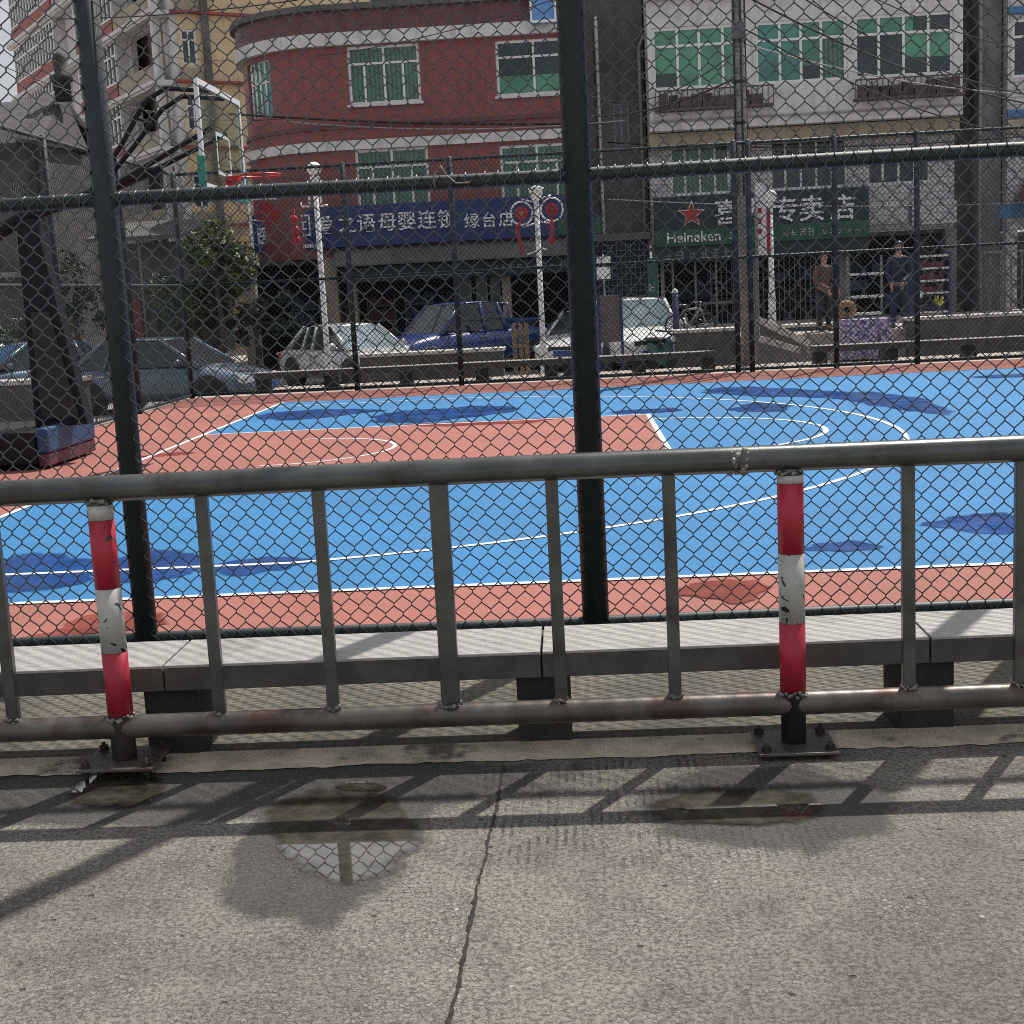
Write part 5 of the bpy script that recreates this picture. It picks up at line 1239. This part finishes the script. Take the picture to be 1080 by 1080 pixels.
M['dark_trousers'] = mat('dark_trousers', (.018, .02, .026), .8, var=.3, scale=12)
q = at(869, 300, 23.4); person(q.x, 23.4, RP, .35, 'standing person in brown jacket and dark trousers left of the stall, behind the wall', 'brown_cloth', 'dark_trousers', 'hair', 1.72, arms=((.30, .02), (.55, .10)))
q = at(948, 300, 23.2); person(q.x, 23.2, RP, -.3, 'standing person in dark navy clothes between the display rack and the goods shelf', 'navy', 'navy', 'hair', 1.86, arms=((.5, .14), (.40, .12)))
# brown board, wooden rack, teal banner column, purple board
p0, p1 = at(632, 312, 21.5), at(653, 312, 21.5)
bd = thing('display_board', ((p0.x + p1.x) / 2, 21.5, GZ), 'tall brown display board right of the thick middle fence post', 'board')
MB().box(p0.x, p1.x, 21.48, 21.53, at(640, 361, 21.5).z, p0.z).build('panel', 'board_brown', bd, bevel=.01)
for xx in (p0.x - .03, p1.x + .03): MB().box(xx - .028, xx + .028, 21.47, 21.54, GZ, p0.z + .05).build('post', 'navy_metal', bd); MB().box(xx - .04, xx + .04, 21.2, 21.8, GZ, GZ + .05).build('foot', 'navy_metal', bd)
wr_ = thing('wooden_rack', (at(548, 360, 21.8).x, 21.8, GZ), 'small brown wooden rack right of the blue pickup', 'rack')
for px in (542, 549, 555): q = at(px, 350, 21.8); MB().box(q.x - .045, q.x + .045, 21.76, 21.84, GZ, q.z + .18).build('post', 'wood', wr_)
for py in (352, 365): q0, q1 = at(541, py, 21.72), at(556, py, 21.72); MB().box(q0.x, q1.x, 21.70, 21.758, q0.z - .04, q0.z + .04).build('slat', 'wood', wr_)
q0, q1 = at(683, 290, 26), at(693, 290, 26)
tb2 = thing('banner_column', ((q0.x + q1.x) / 2, 26, GZ), 'narrow teal banner column with pale characters behind the white car', 'sign')
MB().box(q0.x, q1.x, 25.95, 26.05, GZ, at(688, 272, 26).z).build('panel', 'teal_banner', tb2, bevel=.01)
for py in (303, 318): q = at(688, py, 26); stroke_marks(1, q.x - .13, q.x + .13, 25.949, q.z - .13, q.z + .13, random.Random(py)).build('small_lettering', 'dim_lettering', tb2)
q0, q1 = at(637, 274, 27), at(643, 300, 27)
nb = thing('notice_board', (q0.x + .2, 27, .2), 'pair of small white notice panels on a pole right of the thick middle post', 'sign')
for py0, py1 in ((271, 279), (282, 294)): c0, c1 = at(629, py0, 27), at(644, py1, 27); MB().box(c0.x, c1.x, 26.97, 27.0, c1.z, c0.z).build('panel', 'shelf', nb)
MB().tube((q0.x - .02, 27.05, GZ), (q0.x - .02, 27.05, at(637, 268, 27).z), .025, 8).build('pole', 'frame_grey', nb)

# bicycles and scooters
def bicycle(loc, rz, label, paint, s=1.0):
    t = thing('bicycle', loc, label, 'bicycle', rz=rz); r = .31 * s
    for wx in (-.5 * s, .52 * s):
        w_ = MB().path([(wx + r * math.cos(a), 0, r + r * math.sin(a)) for a in [2 * math.pi * k / 24 for k in range(24)]], .022, 8, close=True).build('wheel', 'rubber', t, local=True)
        sp_ = MB()
        for k in range(10): a = 2 * math.pi * k / 10; sp_.path([(wx, 0, r), (wx + r * math.cos(a), 0, r + r * math.sin(a))], .004, 4)
        sp_.path([(wx, -.04, r), (wx, .04, r)], .025, 8).build('spokes', 'alloy', w_, local=True)
    f_ = MB(); bb_, st_, hd_, rear, fork = (-.05 * s, 0, .30 * s), (-.2 * s, 0, .78 * s), (.36 * s, 0, .80 * s), (-.5 * s, 0, r), (.52 * s, 0, r)
    for a, b_, rr_ in ((bb_, st_, .022), (bb_, hd_, .024), (st_, hd_, .02), (bb_, rear, .014), (st_, rear, .013), (hd_, fork, .018), (hd_, (.33 * s, 0, .98 * s), .016)): f_.tube(a, b_, rr_ * 1.2, 8)
    f_.build('frame', paint, t, local=True)
    MB().path([(.22 * s, -.27, .99 * s), (.33 * s, -.1, 1.0 * s), (.33 * s, .1, 1.0 * s), (.22 * s, .27, .99 * s)], .016, 8).build('handlebar', 'alloy', t, local=True)
    MB().tube(st_, (-.23 * s, 0, .88 * s), .015, 8).ball((-.24 * s, 0, .91 * s), (.14, .075, .035), 10, 6).build('saddle', 'black', t, local=True)
    MB().path([(-.05 * s, -.1, .30 * s), (-.05 * s, .1, .30 * s)], .014, 6).tube((-.05 * s, .1, .3 * s), (.1, .1, .2 * s), .012, 6).tube((-.05 * s, -.1, .3 * s), (-.2, -.1, .4 * s), .012, 6).box(.05, .15, .1, .19, .19 * s, .215 * s).box(-.25, -.15, -.19, -.1, .39 * s, .415 * s).build('crank', 'alloy', t, local=True)
    return t
q = at(728, 345, 23.5); bicycle((q.x, 23.5, .0 + at(728, 352, 23.5).z - .02), .25, 'pale bicycle propped on the low wall below the barred shop', 'frame_grey', .72)
q = at(701, 370, 22.3)
sc = thing('scooter', (q.x, 22.3, GZ), 'teal motor scooter standing right of the white car', 'scooter', rz=hd(.35, -.94))
for wx in (-.58, .6): MB().lathe((wx, 0, .24), [(.12, -.05), (.24, -.055), (.245, 0), (.24, .055), (.12, .05)], 20, axis='Y').build('wheel', 'rubber', sc, local=True)
mb = MB(); loft(mb, [[(x, y, z_) for y, z_ in ((w2, zb2), (w2, zt2_), (w2 * .6, zt2_ + .03), (-w2 * .6, zt2_ + .03), (-w2, zt2_), (-w2, zb2))] for x, w2, zb2, zt2_ in ((-.85, .07, .55, .68), (-.6, .17, .42, .76), (-.2, .19, .3, .74), (.0, .19, .26, .36), (.3, .19, .26, .36), (.42, .2, .3, .85), (.5, .16, .5, .98))])
mb.build('body', 'teal', sc, local=True, subsurf=1)
MB().box(-.75, -.05, -.15, .15, .80, .87).build('seat', 'black', sc, local=True, bevel=.03)
MB().path([(.3, -.34, 1.05), (.42, -.12, 1.02), (.42, .12, 1.02), (.3, .34, 1.05)], .02, 8).build('handlebar', 'black', sc, local=True)
MB().tube((.6, 0, .24), (.45, 0, .98), .035, 8).build('fork', 'alloy', sc, local=True)
MB().ball((.54, 0, .86), (.06, .1, .07), 10, 6).build('headlight', 'lamp_clear', sc, local=True)
q = at(713, 345, 23)
pp = thing('signpost', (q.x, 23, GZ), 'slim dark purple post between the teal scooter and the pale bicycle', 'post')
MB().tube((q.x, 23, GZ), (q.x, 23, at(713, 309, 23).z), .07, 10).build('post', 'navy_metal', pp); MB().lathe((q.x, 23, at(713, 309, 23).z), [(.07, 0), (.08, .02), (.04, .08), (.001, .1)], 10).build('cap', 'shelf', pp)

# ================================================================== STREET LAMPS, ORNAMENTS, POLE, CABLES
def lamp(px, pytop, y, label, glob=True, GZ=GZ):
    p = at(px, pytop, y); t = thing('street_lamp', (p.x, y, GZ), label, 'street lamp', 'white street lamps beyond the far fence')
    MB().lathe((p.x, y, GZ), [(.12, 0), (.12, .12), (.085, .2), (.075, .9), (.06, 1.0), (.055, p.z - GZ - .25)], 14).build('pole', 'white_enamel', t)
    if glob: MB().ball((p.x, y, p.z - .04), (.15, .15, .14), 16, 10).build('globe', 'globe', t)
    else: MB().lathe((p.x, y, p.z - .3), [(.06, 0), (.11, .06), (.16, .24), (.17, .28), (.001, .33)], 12).build('globe', 'globe', t)
    MB().lathe((p.x, y, p.z - .3), [(.05, 0), (.09, .04), (.10, .10), (.06, .13)], 12).build('collar', 'white_enamel', t)
    return t, p
l1, p1_ = lamp(331, 176, 20.6, 'white street lamp with small globe in front of the long blue sign')
l2, p2_ = lamp(565, 197, 22.5, 'white street lamp with two flower rings left of the thick middle fence post', glob=False)
l3, p3_ = lamp(812, 205, 22.5, 'white street lamp with round globe in front of the green beer sign', GZ=RP)
ax = at(565, 232, 22.5)
for sg, pxc, pyc in ((-1, 550, 225), (1, 582, 221)):
    c_ = at(pxc, pyc, 22.5); R_ = .235
    MB().path([(c_.x + R_ * math.cos(a), 22.5, c_.z + R_ * 1.05 * math.sin(a)) for a in [2 * math.pi * k / 24 for k in range(24)]], .022, 6, close=True).path([(ax.x, 22.5, c_.z + .22), (c_.x, 22.5, c_.z + .30)], .018, 6).path([(ax.x, 22.5, c_.z - .22), (c_.x, 22.5, c_.z - .30)], .018, 6).build('ring_bracket', 'white_enamel', l2)
    kn = thing('flower_ornament', (c_.x, 22.47, c_.z), ('red rosette with pale centre and long tassel in the left lamp ring', 'dark red rosette with straight tassel in the right lamp ring')[sg > 0], 'ornament', 'red festival ornaments on the lamps')
    f_ = MB()
    for k in range(9):
        a = 2 * math.pi * k / 9; f_.ball((c_.x + .09 * math.cos(a), 22.46, c_.z + .09 * math.sin(a)), (.055, .035, .06), 8, 6)
    f_.build('petals', 'red_cloth', kn); MB().ball((c_.x, 22.43, c_.z), (.055, .04, .055), 8, 6).build('centre', 'straw' if sg < 0 else 'red_cloth', kn)
    e_ = at(552 if sg < 0 else 582, 268 if sg < 0 else 257, 22.46)
    s0_ = at(545 if sg < 0 else 582, 242, 22.46)
    MB().path([(c_.x, 22.46, c_.z - .1), (s0_.x, 22.46, s0_.z), (e_.x, 22.46, e_.z)], [.02, .045, .06 if sg > 0 else .03], 8).build('tassel', 'red_cloth', kn)
for px, py, dx in ((560, 266, -.22), (575, 262, .22)): c_ = at(565, py, 22.5); MB().path([(ax.x, 22.5, c_.z + .03), (ax.x + dx, 22.5, c_.z - .04)], .016, 6).build('arm', 'white_enamel', l2)
# ornaments round the first lamp
c_ = at(333, 218, 20.6)
MB().path([(c_.x, 20.6, c_.z), (c_.x - .28, 20.6, c_.z + .02), (c_.x - .30, 20.6, c_.z + .1)], .02, 6).path([(c_.x, 20.6, c_.z), (c_.x + .25, 20.6, c_.z + .02)], .02, 6).build('arm', 'white_enamel', l1)
for dx in (-.12, .12): MB().tube((c_.x + dx, 20.6, c_.z + .06), (c_.x + dx, 20.6, c_.z + .42), .022, 6).build('finial', 'white_enamel', l1)
c_ = at(312, 246, 20.55); ch_ = thing('lantern_string', (c_.x, 20.55, c_.z), 'string of small red lanterns hanging left of the first lamp', 'lanterns', 'red festival ornaments on the lamps')
MB().path([(c_.x, 20.55, at(310, 218, 20.55).z), (c_.x, 20.55, c_.z - .3)], .01, 6).path([(c_.x, 20.55, at(310, 220, 20.55).z), (p1_.x, 20.58, at(333, 219, 20.58).z)], .012, 6).build('string', 'red_cloth', ch_)
for k, py in enumerate((232, 243, 254)): z_ = at(312, py, 20.55).z; MB().ball((c_.x + .02 * (k - 1), 20.55, z_), (.085, .085, .10), 12, 8).tube((c_.x + .02 * (k - 1), 20.55, z_ - .1), (c_.x + .02 * (k - 1), 20.55, z_ - .17), .02, 6).build('lantern', 'red_cloth', ch_)
c_ = at(281, 224, 29); kt = thing('knot_ornament', (c_.x, 29, c_.z), 'big red knotted ornament left of the lanterns against the rounded corner', 'ornament', 'red festival ornaments on the lamps')
kb = MB()
for k in range(4):
    for j in range(4):
        if (k, j) in ((0, 0), (3, 3)): continue
        kb.path([(c_.x + (k - 1.5) * .15 + .10 * math.cos(a), 29 + .03 * math.sin(a * 2 + j), c_.z + (j - 1.5) * .13 + .10 * math.sin(a)) for a in [2 * math.pi * q_ / 10 for q_ in range(10)]], .022, 5, close=True)
kb.build('knot', 'red_cloth', kt)
kp = thing('ornament_pole', (at(264, 230, 29.05).x, 29.05, GZ), 'slim white pole carrying the big red knot ornament', 'pole')
xk = at(264, 230, 29.05).x; MB().tube((xk, 29.05, GZ), (xk, 29.05, at(264, 205, 29.05).z), .045, 8).build('pole', 'white_enamel', kp); MB().path([(xk, 29.05, at(264, 210, 29.05).z), (c_.x + .3, 29.05, at(264, 211, 29.05).z)], .03, 6).path([(xk, 29.05, at(264, 232, 29.05).z), (c_.x - .1, 29.05, at(264, 234, 29.05).z)], .02, 6).build('arm', 'white_enamel', kp)
# utility pole with banner, cables
ux = at(783, 200, 19.2)
up = thing('utility_pole', (ux.x, 19.2, -.006), 'tall rough concrete utility pole behind the double fence post', 'utility pole')
MB().path([(ux.x + .06, 19.2, -.05), (ux.x - .0, 19.2, 4.2), (ux.x - .03, 19.2, 9.6)], [.145, .12, .10], 14).build('pole', 'pole_concrete', up)
MB().box(ux.x - .55, ux.x + .5, 19.04, 19.10, 8.35, 8.45).build('cross_arm', 'frame_grey', up)
for dx in (-.5, -.2, .2, .45): MB().lathe((ux.x + dx, 19.07, 8.45), [(.03, 0), (.05, .04), (.03, .07), (.045, .11), (.02, .15)], 8).build('insulator', 'shelf', up)
mb = MB()
for zz in (6.9, 6.1, 5.3, 4.55): mb.lathe((ux.x - .015, 19.2, zz), [(.127, -.03), (.135, 0), (.127, .03)], 12)
for k in range(3): mb.path([(ux.x - .02 + .13 * math.cos(k * 1.1 - 2.4), 19.2 + .13 * math.sin(k * 1.1 - 2.4), z_) for z_ in (3.2, 5, 7, 8.4)], .018, 5)
mb.build('cable_clip', 'black', up)
MB().box(ux.x - .15, ux.x + .1, 18.93, 19.07, 6.05, 6.35).build('junction_box', 'board_brown', up, bevel=.01)
b0_, b1_ = at(800, 193, 19.9), at(809, 268, 19.9)
pb2 = thing('pole_banner', ((b0_.x + b1_.x) / 2, 19.9, GZ), 'tall white and red banner strip right of the utility pole', 'banner')
MB().box(b0_.x - .03, b1_.x, 19.88, 19.9, b1_.z, b0_.z).build('panel', 'white_enamel', pb2)
MB().box(b1_.x + .002, b1_.x + .07, 19.88, 19.9, b1_.z - .05, at(812, 220, 19.9).z).build('red_panel', 'red_cloth', pb2)
for py in (222, 233, 244): q = at(803, py, 19.87); MB().ball((q.x - .03, 19.878, q.z), (.045, .008, .06), 8, 6).build('motif', 'red_cloth', pb2)
MB().tube((b0_.x - .06, 19.92, GZ), (b0_.x - .06, 19.92, b0_.z + .05), .03, 8).build('pole', 'frame_grey', pb2)
def cable(p, q, sag, label, r=.014, m='cable', n=26):
    pts = [Vector(p).lerp(Vector(q), i / n) + Vector((0, 0, -4 * sag * (i / n) * (1 - i / n))) for i in range(n + 1)]
    return single('overhead_cable', MB().path(pts, r, 6), m, label, 'cable', 'overhead cables across the street')
cable(at(60, 20, 30), (ux.x, 19.15, 8.5), .5, 'black cable from the apartment block corner to the utility pole top', .016)
cable(at(240, 120, 31.7), at(640, 130, 31.9), .12, 'black cable clipped along the red building below its middle windows', .03)
cable(at(300, 128, 31.5), at(660, 127, 31), .22, 'grey cable sagging across the red building above its lower white band', .018, 'grey_band')
cable((ux.x, 19.1, 6.9), at(1180, 120, 27), .5, 'black cable running right from the pole, crossing the upper green windows', .02)
cable((ux.x, 19.1, 6.3), at(1180, 150, 28), .6, 'black cable running right from the pole, lower of the pair', .016)
cable((ux.x, 19.1, 6.0), at(1180, 95, 29), .4, 'thin grey cable rising right from the utility pole', .014, 'grey_band')
cable((ux.x, 19.1, 5.4), at(600, 120, 30), .3, 'black cable running left from the pole to the red building', .02)
cable(at(640, 210, 27), at(1120, 212, 28), .15, 'thin pale cable across the front of the green beer sign', .012, 'grey_band')
cable(at(120, 115, 26), at(330, 190, 24), .4, 'thin cable dropping from the yellow block to the first lamp', .012)

cable((ux.x, 19.1, 8.2), at(1180, 60, 28), .7, 'thin black cable high across the upper green windows on the right', .012)
cable((ux.x, 19.1, 7.6), at(1180, 105, 27), .8, 'black cable sagging across the middle of the white tiled building', .014)
cable((ux.x, 19.1, 5.9), at(620, 100, 30), .5, 'thin black cable running left from the pole to the grey building', .012)
cable(at(640, 150, 33), at(1120, 140, 31), .25, 'black cable along the white building under its balconies', .02)
cable(at(180, 60, 40), (ux.x, 19.1, 8.0), .9, 'long thin cable from the yellow block over the red building to the pole', .011)
cable(at(-20, 60, 24), at(300, 125, 31), .5, 'thin cable dropping from upper left to the rounded red corner', .011)

# ================================================================== TREES AND SHRUBS
def foliage(mb, c, rad, n, size, seed, lumps=13):
    rr = random.Random(seed); cs = []
    for k in range(lumps):
        v = Vector((rr.gauss(0, .62), rr.gauss(0, .6), rr.gauss(0, .55))); cs.append((Vector((v.x * rad[0], v.y * rad[1], v.z * rad[2])), rr.uniform(.2, .5)))
    for i in range(n):
        o_, s_ = rr.choice(cs); d = Vector((rr.gauss(0, 1), rr.gauss(0, 1), rr.gauss(0, 1))).normalized() * rr.random() ** .4 * s_
        p = Vector(c) + o_ + Vector((d.x * rad[0], d.y * rad[1], d.z * rad[2]))
        a = Vector((rr.gauss(0, 1), rr.gauss(0, 1), rr.gauss(0, .7))).normalized(); b_ = a.cross(Vector((rr.gauss(0, 1), rr.gauss(0, 1), rr.gauss(0, 1)))).normalized()
        l = size * rr.uniform(.45, 1.6); w_ = l * .42
        mb.add([p - a * l * .5, p + b_ * w_ * .5, p + a * l * .5, p - b_ * w_ * .5], [(0, 1, 2, 3)])
    return mb
def tree(x, y, z0, ctop, rad, label, leaf, n, size, seed, cat='tree'):
    t = thing('leafy_tree' if cat == 'tree' else 'shrub', (x, y, z0), label, cat); rr = random.Random(seed)
    tk = MB().path([(x, y, z0 - .05), (x + .05, y, z0 + (ctop - z0) * .35), (x - .03, y + .05, ctop - rad[2])], [.10, .08, .055], 10)
    for k in range(7): a = rr.uniform(0, 6.28); tk.path([(x, y, ctop - rad[2] * rr.uniform(1.0, 1.5)), (x + rad[0] * .35 * math.cos(a), y + rad[1] * .35 * math.sin(a), ctop - rad[2] * .75), (x + rad[0] * .7 * math.cos(a), y + rad[1] * .7 * math.sin(a), ctop - rad[2] * rr.uniform(.2, .7))], [.045, .03, .012], 6)
    tk.build('trunk', 'trunk', t); foliage(MB(), (x, y, ctop - rad[2]), rad, n, size, seed).build('crown', leaf, t)
q = at(228, 290, 27.5); tree(q.x, 27.5, GZ, at(228, 232, 27.5).z, (1.05, 1.0, 1.1), 'small yellow green tree at the left end of the long blue sign', 'leaf', 5200, .17, 3)
q = at(205, 310, 28.5); tree(q.x, 28.5, GZ, at(205, 275, 28.5).z, (.8, .8, .8), 'dark leafy bush left of the yellow green tree', 'leaf_dark', 1500, .14, 8, 'shrub')
q = at(268, 330, 28.5); tree(q.x, 28.5, GZ, at(268, 308, 28.5).z, (.75, .7, .7), 'dark shrub behind the silver sedan, right of the tree', 'leaf_dark', 1500, .13, 12, 'shrub')
q = at(25, 350, 27); tree(q.x, 27, GZ, at(25, 315, 27).z, (1.0, .9, .8), 'dark shrub at the left edge behind the hoop column', 'leaf_dark', 1500, .14, 15, 'shrub')
q = at(78, 330, 29); tree(q.x, 29, GZ, at(78, 285, 29).z, (1.1, .9, .95), 'dark shrub between the hoop column and the left fence post', 'leaf_dark', 1800, .15, 21, 'shrub')

# ================================================================== LIGHT, SKY, CAMERA
SUN = Vector((.36, .61, 1.1)).normalized()
elev = math.asin(SUN.z); az = math.atan2(SUN.x, SUN.y)
wd = bpy.data.worlds.new('World'); SC.world = wd; wd.use_nodes = True; nt = wd.node_tree
bg = nt.nodes['Background']; sky = nt.nodes.new('ShaderNodeTexSky'); sky.sky_type = 'NISHITA'; sky.sun_disc = False
sky.sun_elevation = elev; sky.sun_rotation = az; sky.dust_density = 2.5; sky.air_density = 1.0; sky.ozone_density = 1
tc = nt.nodes.new('ShaderNodeTexCoord').outputs['Generated']
cl = noise(nt, tc, 2.2, 8, .6, .3)
c = mixc(nt, smooth(nt, cl, .38, .62, .38, .9), sky.outputs[0], (13.5, 13.9, 14.5))
nt.links.new(c, bg.inputs['Color']); bg.inputs['Strength'].default_value = .05
sun = bpy.data.lights.new('sun', 'SUN'); sun.energy = 5.0; sun.angle = RAD(.55); sun.color = (1, .95, .88)
so = bpy.data.objects.new('sun', sun); COL.objects.link(so); so.rotation_euler = SUN.to_track_quat('Z', 'Y').to_euler(); so.location = (8, 10, 30)
cam = bpy.data.cameras.new('camera'); cam.sensor_width = 36; cam.lens = 36 * F / 1080; cam.clip_start = .05; cam.clip_end = 2000
co_ = bpy.data.objects.new('camera', cam); COL.objects.link(co_)
Mx = Matrix((RT, UP, -FW)).transposed().to_4x4(); Mx.translation = CAM; co_.matrix_world = Mx
SC.camera = co_
SC.view_settings.view_transform = 'Standard'; SC.view_settings.look = 'None'; SC.view_settings.exposure = .18; SC.view_settings.gamma = 1
SC.cycles.max_bounces = 6; SC.cycles.use_denoising = False; SC.cycles.filter_width = 1.0; SC.cycles.sample_clamp_indirect = 4
